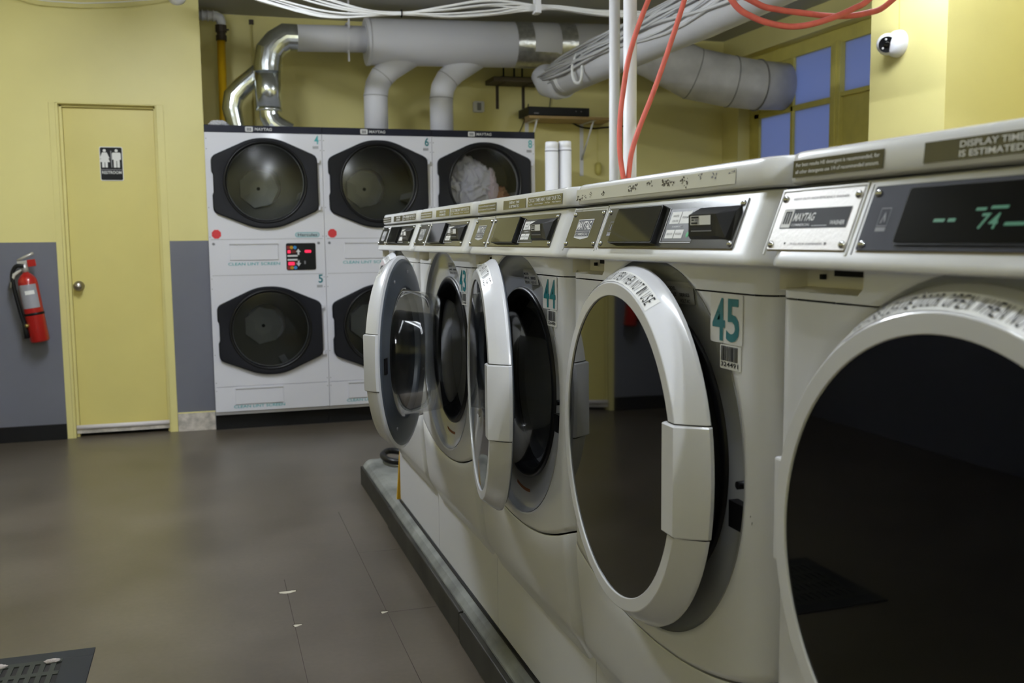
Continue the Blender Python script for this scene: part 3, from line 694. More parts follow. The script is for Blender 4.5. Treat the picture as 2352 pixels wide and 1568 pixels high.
    MB().lathe([(.1870, -.0290), (.1815, -.0340), (.1770, -.0600), (.1690, -.1050), (.1600, -.1450), (.1450, -.1640), (.1200, -.1730), (.08, -.1760), (.0, -.1770)], cen, S_, Z3, DN, CLEAR, 80).build('door_bowl', ring)
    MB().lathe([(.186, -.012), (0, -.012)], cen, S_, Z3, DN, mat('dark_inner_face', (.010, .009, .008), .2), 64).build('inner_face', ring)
    sw = MB()
    for a in (100, 140, 62, 200, 232, 300): sw.lathe([(.0055, -.0275), (.0045, -.0300), (0, -.0305)], cen+S_*.235*math.cos(math.radians(a))+Z3*.235*math.sin(math.radians(a)), S_, Z3, DN, GREYD, 10)
    sw.box(-.018, .018, -rh-.268, -rh-.252, 0, 0, BLACK) if False else None
    sw.build('liner_screws', ring)
    MB().obox(cen+S_*.228-Z3*.012-DN*.029, S_, Z3, DN, .013, .022, .0025, BLACK).build('catch_plate', ring)
    hd = MB(); st = [-.0755, -.0735, -.055, -.028, 0, .028, .055, .0735, .0755]; vs = []; fs = []
    for q, z in enumerate(st):
        sh = .003 if q in (0, len(st)-1) else 0
        so = math.sqrt(.2815**2-z*z*.8); prof = [(.205+sh, .012), (.2085+sh, .0235-sh), (.2135+sh, .0260-sh), (.2490, .0250-sh), (so-.012, .0055-sh*.5), (so-sh, -.0150), (so-.004, -.0215)]
        if abs(z) < .05: pass
        vs += [cen+S_*a+DN*b_+Z3*z for a, b_ in prof]
    k = 7
    for q in range(len(st)-1):
        for j in range(k-1): fs.append((q*k+j, q*k+j+1, (q+1)*k+j+1, (q+1)*k+j))
        fs.append((q*k+k-1, q*k, (q+1)*k, (q+1)*k+k-1))
    fs += [tuple(range(k)), tuple(reversed(range((len(st)-1)*k, len(st)*k)))]
    hh = MB().add(vs, fs, RINGW, True).build('door_handle', ring, weld=True); smoothfix(hh, 18)
    for sg in (-1, 1):
        gp = []; zz = .0768
        for r_, n_ in ((.2335, .014), (.2345, .0212), (.2538, .0210), (.2668, .0052), (.2790, -.0136), (.2795, -.0205), (.262, -.0205)): gp.append((math.sqrt(r_*r_-zz*zz)+.0004, n_))
        MB().prism(gp, cen+Z3*zz*sg, S_, DN, Z3, -.0007, .0007, GAP).build('handle_gap', ring)
    MB().obox(cen+S_*.209+DN*.0190, S_, Z3, DN, .006, .066, .0010, BLACK).build('finger_recess', ring)
    MB().obox(S_*.0105-DN*.004+Z3*.004, S_, Z3, DN, .008, .062, .010, RINGW).build('hinge', ring, bevel=.003)
    # notice printed round the bevel
    sk = MB(); tx = 'PLEASE LEAVE DOOR OPEN WHEN NOT IN USE'; a0, a1 = math.radians(121.5), math.radians(60.5)
    ra, na, rb, nb_ = .2562, .0183, .2708, -.0012
    sk.lathe([(ra-.0002, na+.0005), (rb+.0003, nb_+.0003)], cen, S_, Z3, DN, mat('notice_film', (.76, .76, .76), .25), 48, a0=a1-.03, a1=a0+.03)
    for v in sk.v: v += Vector((0, 0, 0))
    up = None
    wts = [(.45 if ch in ' I' else 1.25 if ch in 'MW' else 1.0) for ch in tx]; tot = sum(wts); acc = 0
    for ch, wt in zip(tx, wts):
        if ch != ' ':
            a = a0+(a1-a0)*(acc+wt/2)/tot; c, s = math.cos(a), math.sin(a)
            rad = S_*c+Z3*s; tan = S_*s-Z3*c
            p0 = cen+rad*ra+DN*na; p1 = cen+rad*rb+DN*nb_; V_ = (p1-p0).normalized(); N_ = tan.cross(V_)
            if N_.dot(DN) < 0: N_ = -N_
            hgt = (p1-p0).length*.76; cw = abs(a1-a0)*.262*wt/tot*.70
            sk.text(ch, p0+V_*.0028-tan*cw/2+N_*.0014, tan, V_, cw, hgt, BLACKP)
        acc += wt
    sk.build('door_notice', ring)
    return w
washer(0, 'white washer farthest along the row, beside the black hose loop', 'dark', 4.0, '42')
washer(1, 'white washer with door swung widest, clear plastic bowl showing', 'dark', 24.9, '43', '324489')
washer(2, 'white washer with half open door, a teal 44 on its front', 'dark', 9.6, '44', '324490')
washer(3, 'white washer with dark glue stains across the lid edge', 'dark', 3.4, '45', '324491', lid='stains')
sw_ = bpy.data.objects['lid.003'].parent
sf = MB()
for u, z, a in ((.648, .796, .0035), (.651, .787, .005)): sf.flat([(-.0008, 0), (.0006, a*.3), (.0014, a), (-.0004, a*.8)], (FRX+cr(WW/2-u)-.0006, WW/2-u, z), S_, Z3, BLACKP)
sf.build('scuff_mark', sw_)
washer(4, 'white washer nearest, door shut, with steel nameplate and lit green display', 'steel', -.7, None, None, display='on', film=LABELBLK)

# ------------------------------------------------------------------ stacked dryers
DYF = 6.1186; DX = .0075
def hexdoor(parent, cx, cz, y):
    pts = [(-.312, .140), (-.062, .262), (.062, .262), (.310, .148), (.312, -.158), (.062, -.276), (-.062, -.276), (-.310, -.170)]
    pts = [(-.312, .150), (-.070, .262), (.070, .262), (.309, .158), (.312, -.168), (.070, -.275), (-.070, -.275), (-.308, -.178)]
    pts = pts[::-1]
    poly = round_poly(pts, [.03, .09, .09, .03, .03, .09, .09, .03], 8)
    # notch for the finger grip on the left edge
    n = 128; vs = []; R0 = .238; k = len(poly)
    def hit(a):
        c, s = math.cos(a), math.sin(a); best = 1e9
        for i in range(k):
            x0, y0 = poly[i]; x1, y1 = poly[(i+1) % k]; dx, dy = x1-x0, y1-y0
            den = c*dy-s*dx
            if abs(den) < 1e-12: continue
            t = (x0*dy-y0*dx)/den; q = (x0*s-y0*c)/den
            if t > 0 and -1e-6 <= q <= 1+1e-6: best = min(best, t)
        return best
    O = Vector((cx, y, cz)); fs = []; rings = 6
    for i in range(n):
        a = 2*PI*i/n; c, s = math.cos(a), math.sin(a); t = hit(a)
        if -.075 < t*s < .05 and c < 0: t = min(t, .302/abs(c))
        col = [(t, 0.0), (t, -.020), (t-.007, -.027)]
        R1 = min(.250, t-.014)
        col += [(R1, -.0275), (R0, -.024), (.231, -.010), (.226, .0)]
        vs += [O + X3*(r*c) + Z3*(r*s) + Y3*h for r, h in col]
    m = 7
    for i in range(n):
        for j in range(m-1): fs.append((i*m+j, i*m+j+1, ((i+1) % n)*m+j+1, ((i+1) % n)*m+j))
    d = MB().add(vs, fs, DRYDOOR, True).build('door', parent, weld=True); smoothfix(d, 28)
    MB().lathe([(.232, -.006), (.15, -.012), (.0, -.014)], O, X3, Z3, Y3, DRYGLASS, 72).build('door_glass', d)
    MB().lathe([(.246, -.0255), (.243, -.034), (.236, -.035), (.228, -.020), (.226, -.004)], O, X3, Z3, Y3, RUBBER, 72).build('door_ring', d)
    h = MB()
    for z in (.13, -.155): h.obox(O+X3*.316+Z3*z-Y3*.012, X3, Z3, Y3, .006, .012, .010, DRYW)
    h.build('hinge', d)
    return d
def dryer(k, label, up=None, lowno=None, panel=False, pip=True):
    x0 = DX+WW*k; e = empty('stacked_dryer', (x0+WW/2, DYF+.35, 0), label, 'dryer', 'stacked dryers along the back wall')
    O = Vector((x0+WW/2, DYF+.35, 0)); T = lambda: MB()
    def bl(b, name, par=e, **kw): return b.build(name, par, O if par is e else None, **kw)
    a, c = x0+.0012, x0+WW-.0012; y = DYF
    # front sheet with two round openings: square cells joined around each circle
    fr = MB(); cxs = x0+.343
    def cell(za, zb, cz):
        n = 96; vs = []; fs = []; angs = sorted([2*PI*i/n for i in range(n)] + [math.atan2(zz-cz, xx-cxs) % (2*PI) for xx in (a, c) for zz in (za, zb)])
        for t in angs:
            co, si = math.cos(t), math.sin(t); ds = []
            if co > 1e-9: ds.append((c-cxs)/co)
            if co < -1e-9: ds.append((a-cxs)/co)
            if si > 1e-9: ds.append((zb-cz)/si)
            if si < -1e-9: ds.append((za-cz)/si)
            r = min(ds); vs += [(cxs+.225*co, y+.03, cz+.225*si), (cxs+.225*co, y, cz+.225*si), (cxs+r*co, y, cz+r*si)]
        q = len(angs)
        for i in range(q):
            j = (i+1) % q; fs += [(i*3, j*3, j*3+1, i*3+1), (i*3+1, j*3+1, j*3+2, i*3+2)]
        fr.add(vs, fs, DRYW)
    cell(1.166, 1.797, 1.505); cell(.275, .949, .617)
    for z0, z1 in ((.951, 1.164), (.122, .273)): fr.box(a, c, y, y+.01, z0, z1, DRYW)
    fr.box(a, c, y+.004, y+.012, .94, .96, GREYD); fr.box(a, c, y+.004, y+.012, 1.155, 1.175, GREYD)
    fr.box(a, a+.012, y+.001, y+.62, .122, 1.80, DRYW); fr.box(c-.012, c, y+.001, y+.62, .122, 1.80, DRYW)
    fr.box(a, c, y+.02, y+.62, 1.80, 1.832, DRYW); fr.box(a, c, y+.61, y+.62, .1, 1.80, DRYW); fr.box(a, c, y+.02, y+.62, .10, .122, DRYW); fr.box(a+.012, c-.012, y+.02, y+.61, 1.0, 1.1, DRYW)
    bl(fr, 'cabinet')
    bl(T().box(a, c, y-.004, y+.02, 1.797, 1.8395, HDRNAVY), 'header_band', bevel=.002)
    t = T(); t.prism(rrect(x0+.236, x0+.281, 1.803, 1.833, .006, 4), (0, y-.0045, 0), X3, Z3, Y3, -.0006, 0, SILVERTXT)
    for q in range(3): t.box(x0+.246+q*.0095, x0+.251+q*.0095, y-.0056, y-.0052, 1.808, 1.826, HDRNAVY)
    t.text('MAYTAG', (x0+.290, y-.0047, 1.810), X3, Z3, .100, .017, SILVERTXT, skew=.12)
    bl(t, 'brand_lettering')
    bl(T().box(a, c, y+.075, y+.10, 0, .122, BASEB), 'kick_plate')
    sm = T()
    for z in (1.76, 1.70, 1.355, 1.18, .93, .87, .47, .30, .25):
        for xx in (a+.009, c-.009): sm.lathe([(.0030, 0), (.002, -.0015), (0, -.0017)], (xx, y, z), X3, Z3, Y3, GREYD, 8)
    bl(sm, 'screws')
    hexdoor(e, x0+.343-O.x, 1.505, y-O.y); hexdoor(e, x0+.343-O.x, .617, y-O.y)
    # drums with hub and ribs
    for cz in (1.505, .617):
        d = MB().lathe([(.222, .005), (.250, .03), (.30, .05), (.305, .50)], (cxs, y, cz), X3, Z3, Y3, mat('dryer_drum', (.09, .09, .078), .45, metal=.4), 64)
        d.lathe([(.305, .50), (.125, .50)], (cxs, y, cz), X3, Z3, Y3, mat('dryer_drum', (.09, .09, .078), .45), 48)
        d.lathe([(.125, .50), (.125, .47), (.06, .46), (.012, .46)], (cxs-.02, y, cz-.015), X3, Z3, Y3, mat('dryer_drum_back', (.36, .37, .36), .5), 7, smooth=False); d.disc((cxs-.02, y+.4605, cz-.015), X3, Z3, .012, GAP, 12)
        for q in range(3):
            an = 2*PI*q/3+.3+cz; co, si = math.cos(an), math.sin(an)
            d.obox((cxs+.27*co, y+.28, cz+.27*si), Y3, Vector((-si, 0, co)), Vector((co, 0, si)), .20, .02, .035, mat('dryer_drum_rib', (.26, .26, .26), .5))
        bl(d, 'drum')
    for z0, z1, tz in ((1.040, 1.140, 1.0085), (.164, .264, .1405)):
        l = T(); l.box(x0+.119, x0+.404, y-.006, y+.002, z0, z1, DRYW)
        bl(l, 'lint_door', bevel=.002)
        l = T(); l.box(x0+.119, x0+.404, y-.0105, y, z1-.007, z1+.001, mat('grey_lip', (.52, .52, .56), .4)); bl(l, 'lint_door_grip', bevel=.001)
        l = T(); l.text('CLEAN LINT SCREEN', (x0+.108, y-.0012, tz), X3, Z3, .304, .0175, TEALF); bl(l, 'notice_lettering')
    l = T()
    for xx in (.028, .648): l.lathe([(.0085, 0), (.0075, -.003), (.005, -.004), (0, -.004)], (x0+xx, y, 1.139), X3, Z3, Y3, GREYD, 16)
    bl(l, 'locks')
    l = T(); l.prism([(x0+.047+.0285*math.cos(PI/8+i*PI/4), 1.197+.0285*math.sin(PI/8+i*PI/4)) for i in range(8)], (0, y, 0), X3, Z3, Y3, -.0012, 0, REDDOT); bl(l, 'stop_sticker')
    l = T(); l.prism(rrect(x0+.508, x0+.655, 1.174, 1.205, .0154, 8), (0, y, 0), X3, Z3, Y3, -.001, 0, TEALF); l.prism(rrect(x0+.511, x0+.652, 1.177, 1.202, .0124, 8), (0, y, 0), X3, Z3, Y3, -.0013, 0, mat('grey_badge', (.42, .52, .58), .5))
    l.text('Hercules', (x0+.524, y-.0016, 1.1805), X3, Z3, .116, .0175, BLACKP); bl(l, 'badge')
    if panel:
        l = T(); l.prism(rrect(x0+.450, x0+.628, .975, 1.139, .010, 4), (0, y, 0), X3, Z3, Y3, -.004, 0, BLACK); pn = bl(l, 'control_panel')
        l = T(); yy = y-.0046; PX = lambda u: x0+.450+u*.178; PZ = lambda v: 1.139-v*.164
        def R_(u0, u1, v0, v1, m, o=0): l.add([(PX(u0), yy-o, PZ(v1)), (PX(u1), yy-o, PZ(v1)), (PX(u1), yy-o, PZ(v0)), (PX(u0), yy-o, PZ(v0))], [(0, 1, 2, 3)], m)
        def Ci(u, v, r, m): l.add([(PX(u)+r*math.cos(2*PI*i/18), yy-.0002, PZ(v)+r*math.sin(2*PI*i/18)) for i in range(18)], [tuple(range(18))], m)
        for v0, v1 in ((.10, .22), (.84, .98)):
            R_(.03, .14, v0, v1, MAROON); Ci(.185, (v0+v1)/2, .0105, AMBER); Ci(.30, (v0+v1)/2, .0105, BLUEP)
        R_(.05, .33, .26, .37, LEDRD); R_(.05, .145, .26, .37, LEDR, .0003); R_(.06, .27, .70, .82, LEDR, .0003); R_(.27, .33, .70, .82, LEDRD)
        R_(.04, .44, .44, .50, SILVERTXT); R_(.38, .44, .33, .50, SILVERTXT); l.add([(PX(.33), yy, PZ(.33)), (PX(.49), yy, PZ(.33)), (PX(.41), yy, PZ(.21))], [(0, 1, 2)], SILVERTXT)
        R_(.04, .44, .585, .645, SILVERTXT); R_(.38, .44, .585, .76, SILVERTXT); l.add([(PX(.33), yy, PZ(.74)), (PX(.41), yy, PZ(.86)), (PX(.49), yy, PZ(.74))], [(0, 1, 2)], SILVERTXT)
        l.add([(PX(.625+.02), yy, PZ(.36)), (PX(.83), yy, PZ(.36)), (PX(.85), yy, PZ(.31)), (PX(.83), yy, PZ(.26)), (PX(.645), yy, PZ(.26)), (PX(.62), yy, PZ(.31))], [tuple(range(6))], LEDR)
        R_(.60, .65, .66, .78, GREYD)
        l.build('panel_print', pn, O)
    def num(t, z):
        l = T(); l.text(t, (x0+.640, y-.0010, z), X3, Z3, .027, .052, TEAL if t in '65' else TEALF)
        for i in range(7): l.box(x0+.630+i*.005, x0+.633+i*.005, y-.0012, y-.0008, z-.028, z-.012, GREYD)
        bl(l, 'number_decal')
    if up: num(up, 1.737)
    if lowno: num(lowno, .893)
dryer(0, 'stacked white dryer next to the restroom wall, with red lit control panel', '4', '5', True)
dryer(1, 'middle one of the three stacked white dryers, empty top drum', '6', None, True)
dryer(2, 'stacked white dryer with crumpled lavender laundry in its top drum', '8', None, True)
def crumple(name, c, rad, m, seed, label, cat='laundry', squash=(1, 1, 1)):
    bm = bmesh.new(); bmesh.ops.create_icosphere(bm, subdivisions=6, radius=1); off = Vector((seed*3.1, seed*1.7, seed*.9))
    for v in bm.verts:
        p = v.co.copy(); q = p*1.5+off; wv = noise.noise_vector(q)*.9
        r1 = 1-abs(noise.noise(p*2.3+wv*1.6+off))*2; r2 = 1-abs(noise.noise(p*5+wv*2+off))*2
        d = 1+.18*noise.noise(q)+.26*r1+.16*r2+.04*math.sin(9*(p.x*.7+p.z)+4*wv.x)
        v.co = Vector((p.x*rad[0]*d, p.y*rad[1]*d, p.z*rad[2]*d))
    me = bpy.data.meshes.new(name); bm.to_mesh(me); bm.free(); me.materials.append(m)
    for p in me.polygons: p.use_smooth = True
    o = bpy.data.objects.new(name, me); C.objects.link(o); o.location = c
    return tag(o, label, cat)
dx = DX+WW*2+.343
crumple('laundry_sheet', (dx-.070, DYF+.17, 1.465), (.130, .085, .175), mat('lavender_cloth', (.72, .69, .77), .9), 1.0, 'crumpled lavender grey sheet bunched against the dryer glass')
crumple('laundry_sheet', (dx+.078, DYF+.15, 1.42), (.042, .05, .150), mat('pink_cloth', (.76, .62, .69), .9), 2.4, 'pale pink cloth in the dryer between lavender and brown pieces')
crumple('laundry_towel', (dx+.150, DYF+.19, 1.385), (.058, .07, .090), mat('brown_cloth', (.50, .24, .14), .9), 3.7, 'rust brown cloth at the back of the dryer drum')

# ------------------------------------------------------------------ ducts and pipes
def arc_pts(p0, pc, p1, n=5):
    p0, pc, p1 = Vector(p0), Vector(pc), Vector(p1); return [p0*(1-t)**2+pc*2*t*(1-t)+p1*t*t for t in [i/n for i in range(n+1)]]
def seams(b, pts, r, m, idx):
    for i in idx:
        p = Vector(pts[i]); a = Vector(pts[max(0, i-1)]); c = Vector(pts[min(len(pts)-1, i+1)]); t = (c-a).normalized()
        b.tube([p-t*.003, p+t*.003], r*1.025, m, 28)
DY = 6.5
e = empty('exhaust_duct', (1.6, DY, 2.43), 'long white exhaust duct hung below the ceiling, wide section with foil tape', 'duct'); O = (1.6, DY, 2.43)
MB().tube([(.597, DY, 2.438), (1.10, DY, 2.453)], .0835, DUCTW, 32).build('narrow_section', e, O)
b = MB().tube([(1.035, DY, 2.435), (1.055, DY, 2.436), (2.93, DY-.05, 2.478)], [.1465, .1475, .152], DUCTW, 48); b.build('wide_section', e, O)
MB().tube([(1.040, DY, 2.4355), (1.062, DY, 2.436)], .151, DUCTW, 48).build('end_collar', e, O)
zd = lambda x: 2.436+(x-1.055)*(.042/1.875); yd = lambda x: DY-.05*(x-1.055)/1.875
for x0, x1 in ((2.035, 2.150), (2.340, 2.455)):
    tp = MB(); pts = []
    tp.tube([(x0, yd(x0), zd(x0)), (x1, yd(x1), zd(x1))], [.1515, .1525], FOIL, 48, caps=False); tp.build('foil_tape', e, O)
b = MB().lathe([(.1535, 0), (.1535, .33)], (2.08, yd(2.08), zd(2.08)), Y3, Z3, X3, FOIL, 14, a0=math.radians(205), a1=math.radians(262)); b.build('foil_tape', e, O)
b = MB().tube([(.918, DY-.10, 2.53), (.918, DY, 2.545), (.918, DY+.10, 2.53)], .008, DUCTW, 8)
b.lathe([(.086, 0), (.086, .018)], (.908, DY, 2.446), Y3, Z3, X3, DUCTW, 28); b.box(.913, .925, DY-.094, DY-.088, 2.50, CZ, DUCTW); b.box(.908, .92, DY-.094, DY-.088, 2.29, 2.36, DUCTW); b.build('hanger_strap', e, O)
for x0, lab in ((1.095, 'white dryer vent riser rising behind the middle dryer'), (1.536, 'white dryer vent riser nearest the wall shelves')):
    pts = [(x0, DY, 1.834), (x0, DY, 2.09)] + arc_pts((x0, DY, 2.09), (x0, DY, 2.20), (x0+.10, DY, 2.27), 3)[1:] + [(x0+.30, DY, 2.40)]
    b = MB().tube(pts, .078, DUCTW, 32); seams(b, pts, .078, mat('duct_seam', (.38, .38, .40), .6), (1, 3))
    tag(b.build('vent_riser'), lab, 'duct', 'white vent risers above the dryers')
# silver duct: elbow, wide sleeve, narrow foot
pts = [(.60, DY, 2.438), (.53, DY, 2.438), (.47, DY, 2.40), (.425, DY, 2.345), (.409, DY, 2.26), (.409, DY, 2.22)]
e = empty('silver_duct', (.409, DY, 1.84), 'shiny silver duct with thick upright sleeve and segmented elbow', 'duct'); O = (.409, DY, 1.84)
b = MB().tube(pts, .0845, GALV, 28, smooth=True); o = b.build('elbow', e, O); smoothfix(o, 12)
MB().tube([(.409, DY, 2.235), (.409, DY, 1.985)], .081, GALV, 32).build('sleeve', e, O)
MB().tube([(.409, DY, 1.99), (.409, DY, 1.975)], .084, GALV, 32).build('sleeve_rim', e, O)
o = MB().tube([(.409, DY, 1.99), (.412, DY, 1.945), (.43, DY, 1.905), (.475, DY, 1.87), (.54, DY, 1.845)], [.062, .062, .065, .066, .06], GALV, 24).build('foot_elbow', e, O); smoothfix(o, 12)
pts = [(.215, DY+.10, 1.834), (.205, DY+.10, 1.90), (.185, DY+.10, 2.00), (.20, DY+.10, 2.075), (.255, DY+.10, 2.135), (.36, DY+.10, 2.225), (.47, DY+.10, 2.32)]
o = MB().tube(pts, [.053, .056, .060, .063, .063, .062, .062], GALV, 24).build('silver_duct'); smoothfix(o, 12); tag(o, 'thinner silver duct leaning behind the upright silver sleeve', 'duct')
# duct dropping towards the window
pts = [(2.925, DY-.06, 2.478), (3.05, DY-.09, 2.435), (3.33, 6.36, 2.30), (3.60, 6.30, 2.245), (3.80, 6.28, 2.225), (4.02, 6.28, 2.222)]
b = MB().tube(pts, [.160, .172, .180, .178, .172, .165], DUCTW2, 40); seams(b, pts, .178, mat('duct_seam_dark', (.20, .19, .17), .7), (2, 3, 4))
tag(b.build('window_duct'), 'dusty bent duct leading into the window pane', 'duct')
# wrapped pipe running along the ceiling over the washers, painted cables lying on it
PX_ = 2.24
pts = []; rr = []
n = 60
for i in range(n+1):
    y = 6.05-(6.05+1.0)*i/n; pts.append((PX_, y, 2.150+.012*math.sin(y*1.3)+(6.05-y)*.016)); rr.append(.098+.006*noise.noise(Vector((y*3, 1, 0)))+(6.05-y)*.003)
e = empty('wrapped_pipe', (PX_, 4, 2.15), 'thick white wrapped pipe with painted cables on it, crossing above the washers', 'pipe')
MB().tube(pts, rr, PIPEW, 28).build('wrapped_run', e, (PX_, 4, 2.15))
MB().tube([(PX_, 6.04, 2.150), (PX_-.02, 6.12, 2.148), (PX_-.05, 6.20, 2.17), (PX_-.07, 6.26, 2.24)], [.098, .094, .088, .08], PIPEW, 28).build('end_elbow', e, (PX_, 4, 2.15))
sb = MB()
for a0, dd in ((0, 0), (.02, .10)):
    sb.tube([(PX_-.105+.10*(1-math.cos(t)), 5.95-.10*dd*3, 2.16+.03-.115*math.sin(t)) for t in [i/8*PI for i in range(9)]], .009, CABLEW, 8)
sb.tube(smooth_path([(PX_-.10, 5.55, 2.24), (PX_-.125, 5.56, 2.16), (PX_-.12, 5.54, 2.08), (PX_-.11, 5.48, 2.06), (PX_-.11, 5.44, 2.10), (PX_-.10, 5.46, 2.22)], 5), .009, CABLEW, 8)
sb.build('cable_tie', e, (PX_, 4, 2.15))
rg = random.Random(5)
for k in range(26):
    ph = math.radians(rg.uniform(80, 185)); base = rg.uniform(0, 6); rc = rg.uniform(.106, .128); pp = []
    for i in range(34):
        y = 6.18-6.6*i/33; a = ph+.22*math.sin(y*1.6+base)+.16*math.sin(y*4.3+base*2); q = rc+.012*math.sin(y*2.3+base)+(6.05-y)*.005
        pp.append((PX_+q*math.cos(a), y, 2.150+.012*math.sin(y*1.3)+(6.05-y)*.016+q*math.sin(a)))
    MB().tube(pp, rg.choice((.0035, .0045, .006, .009)), CABLEG, 6).build('painted_cable', e, (PX_, 4, 2.15))
# loose white data cables strung below the ceiling
CY = 5.2
e = empty('cable_bundle', (1.023, CY, 2.332), 'tied bundle of white data cables strung below the ceiling in front of the duct', 'cables')
for k in range(13):
    o1, o2 = rg.uniform(-.03, .03), rg.uniform(-.020, .020); sag = rg.uniform(-.03, .03); y = CY+rg.uniform(-.03, .03); up_ = .07*(k % 3 == 0)+rg.uniform(0, .04)
    pp = [(-.25, y, 2.52+o1), (.05, y, 2.44+o1+up_*.4), (.30, y, 2.355+o2+up_), (.60, y, 2.305+sag*.6+up_*.7), (.82, y, 2.312+sag*.3+up_*.2), (1.023, CY, 2.332+rg.uniform(-.006, .006)), (1.25, y, 2.330+o2*.7+up_*.4), (1.50, y, 2.355+o2+up_*.6), (1.76, CY, 2.408+rg.uniform(-.018, .012)), (1.90, y, 2.408+rg.uniform(-.01, .02)), (2.25, y, 2.395+o2), (2.7, y, 2.42+o2), (3.2, y, 2.60)]
    MB().tube(smooth_path(pp, 5), .0052, CABLEW, 6).build('data_cable', e, (1.023, CY, 2.332))
MB().lathe([(.012, -.004), (.014, 0), (.012, .004)], (1.023, CY, 2.332), Y3, Z3, X3, BLACK, 12, sv=1.6).build('cable_tie', e, (1.023, CY, 2.332))
b = MB().box(1.755, 1.790, CY-.03, CY+.03, 2.372, 2.385, PVC); b.box(1.757, 1.788, CY-.034, CY-.028, 2.372, 2.50, PVC); b.box(1.762, 1.783, CY+.028, CY+.034, 2.372, CZ, PVC)
tag(b.build('cable_clamp', bevel=.003), 'white plastic clamp holding the data cables', 'clamp')
# white upright pipes behind the washers
tag(MB().tube([(1.503, 3.5, .118), (1.503, 3.5, CZ)], .0205, mat('grey_white_pipe', (.60, .60, .62), .45), 20).build('upright_pipe'), 'thinner white upright pipe behind the washers', 'pipe')
b = MB().tube([(1.4775, 3.3, .118), (1.4775, 3.3, CZ)], .0242, PVC, 24)
tag(b.build('upright_pipe'), 'thicker bright white upright pipe behind the washers, beside the red hose', 'pipe')
for x, zt, lab in ((1.782, 1.664, 'capped white drain pipe nearer the dryers'), (1.858, 1.669, 'capped white drain pipe nearer the tall upright pipes')):
    e = empty('drain_pipe', (x, 5.0, 0), lab, 'pipe', 'capped white drain pipes')
    MB().tube([(x, 5.0, 0), (x, 5.0, zt-.035)], .0355, PVC, 28).build('standpipe', e, (x, 5.0, 0))
    MB().lathe([(.0362, -.052), (.0362, -.047)], (x, 5.0, zt), X3, Y3, Z3, GREYD, 28).build('joint_ring', e, (x, 5.0, 0))
    MB().lathe([(.0340, -.047), (.0340, -.035), (.0345, -.0345), (.0345, -.004), (.030, 0), (0, 0)], (x, 5.0, zt), X3, Y3, Z3, PVC, 28).build('cap', e, (x, 5.0, 0))
# red hoses
def hose(pts, r, lab, n=6): tag(MB().tube(smooth_path(pts, n), r, HOSE, 12).build('red_hose'), lab, 'hose', None)
toward = lambda p, k=3.12/3.3: tuple(CAM + (Vector(p)-CAM)*k)
hose([toward(p) for p in [(2.0, 3.3, 2.85), (1.90, 3.3, 2.60), (1.68, 3.3, 2.25), (1.55, 3.3, 2.0), (1.478, 3.3, 1.812), (1.449, 3.3, 1.66), (1.438, 3.3, 1.56), (1.438, 3.3, 1.46), (1.450, 3.30, 1.379), (1.459, 3.3, 1.335), (1.468, 3.3, 1.335), (1.474, 3.3, 1.385), (1.485, 3.3, 1.46), (1.517, 3.3, 1.551), (1.568, 3.3, 1.67), (1.62, 3.3, 1.803), (1.692, 3.3, 2.006), (1.78, 3.3, 2.28), (1.84, 3.3, 2.55), (1.85, 3.3, 2.75)]], .0090, 'red hose hanging in a narrow loop in front of the white upright pipes')
hose([(1.50, 3.0, 2.40), (1.60, 3.0, 2.12), (1.713, 3.0, 1.939), (1.797, 3.0, 1.887), (1.898, 3.0, 1.866), (1.984, 3.0, 1.868), (2.088, 3.0, 1.895), (2.193, 3.0, 1.938), (2.265, 3.0, 1.98), (2.40, 3.0, 2.12), (2.6, 3.0, 2.45)], .0105, 'red hose hanging in the deepest swag below the ceiling')
hose([(1.45, 3.05, 2.35), (1.62, 3.05, 2.06), (1.829, 3.05, 1.951), (1.92, 3.05, 1.931), (2.02, 3.05, 1.925), (2.158, 3.05, 1.921), (2.28, 3.05, 1.938), (2.38, 3.05, 1.98), (2.55, 3.05, 2.15), (2.7, 3.05, 2.45)], .0105, 'red hose in a shallow swag crossing behind the deeper one')
tag(MB().tube(smooth_path([(1.40, 4.9, 2.50), (1.50, 4.9, 2.375), (1.60, 4.9, 2.42), (1.75, 4.9, 2.5)], 5), .010, HOSE, 10).build('red_hose'), 'short red hose stretch behind the white data cables', 'hose')
# yellow gas pipe with its fittings
e = empty('gas_pipe', (.13, 6.8, 1.9), 'yellow gas pipe with dark valve and white elbow in the corner', 'pipe'); O = (.13, 6.8, 1.9)
MB().tube([(.130, 6.8, 1.0), (.141, 6.8, 2.47)], .0265, GASY, 20).build('yellow_run', e, O)
b = MB().lathe([(.034, 2.455), (.034, 2.49), (.028, 2.492), (.028, 2.51), (.036, 2.512), (.036, 2.555)], (.143, 6.8, 0), X3, Y3, Z3, IRON, 10, smooth=False); b.tube([(.143, 6.8, 2.525), (.19, 6.78, 2.525)], .006, IRON, 8); b.build('valve', e, O)
MB().tube([(.146, 6.8, 2.55), (.146, 6.8, 2.575), (.137, 6.8, 2.60), (.115, 6.8, 2.612), (.05, 6.8, 2.612), (.0, 6.8, 2.612)], .030, DUCTW, 18).build('white_elbow', e, O)
b = MB()
for x in (.025, .06, .095): b.tube([(x, 6.8, 2.612), (x+.008, 6.8, 2.612)], .036, DUCTW, 18)
b.build('coupling', e, O)
tag(MB().tube([(.345, 6.99, 1.84), (.345, 6.99, 2.63)], .007, YEL, 8).build('wall_conduit'), 'thin conduit painted yellow running up the back wall', 'conduit')
tag(MB().box(.33, .36, 6.975, 7.0, 2.61, 2.64, IRON).build('conduit_clip', bevel=.003), 'small dark clip at the head of the thin conduit', 'clip')
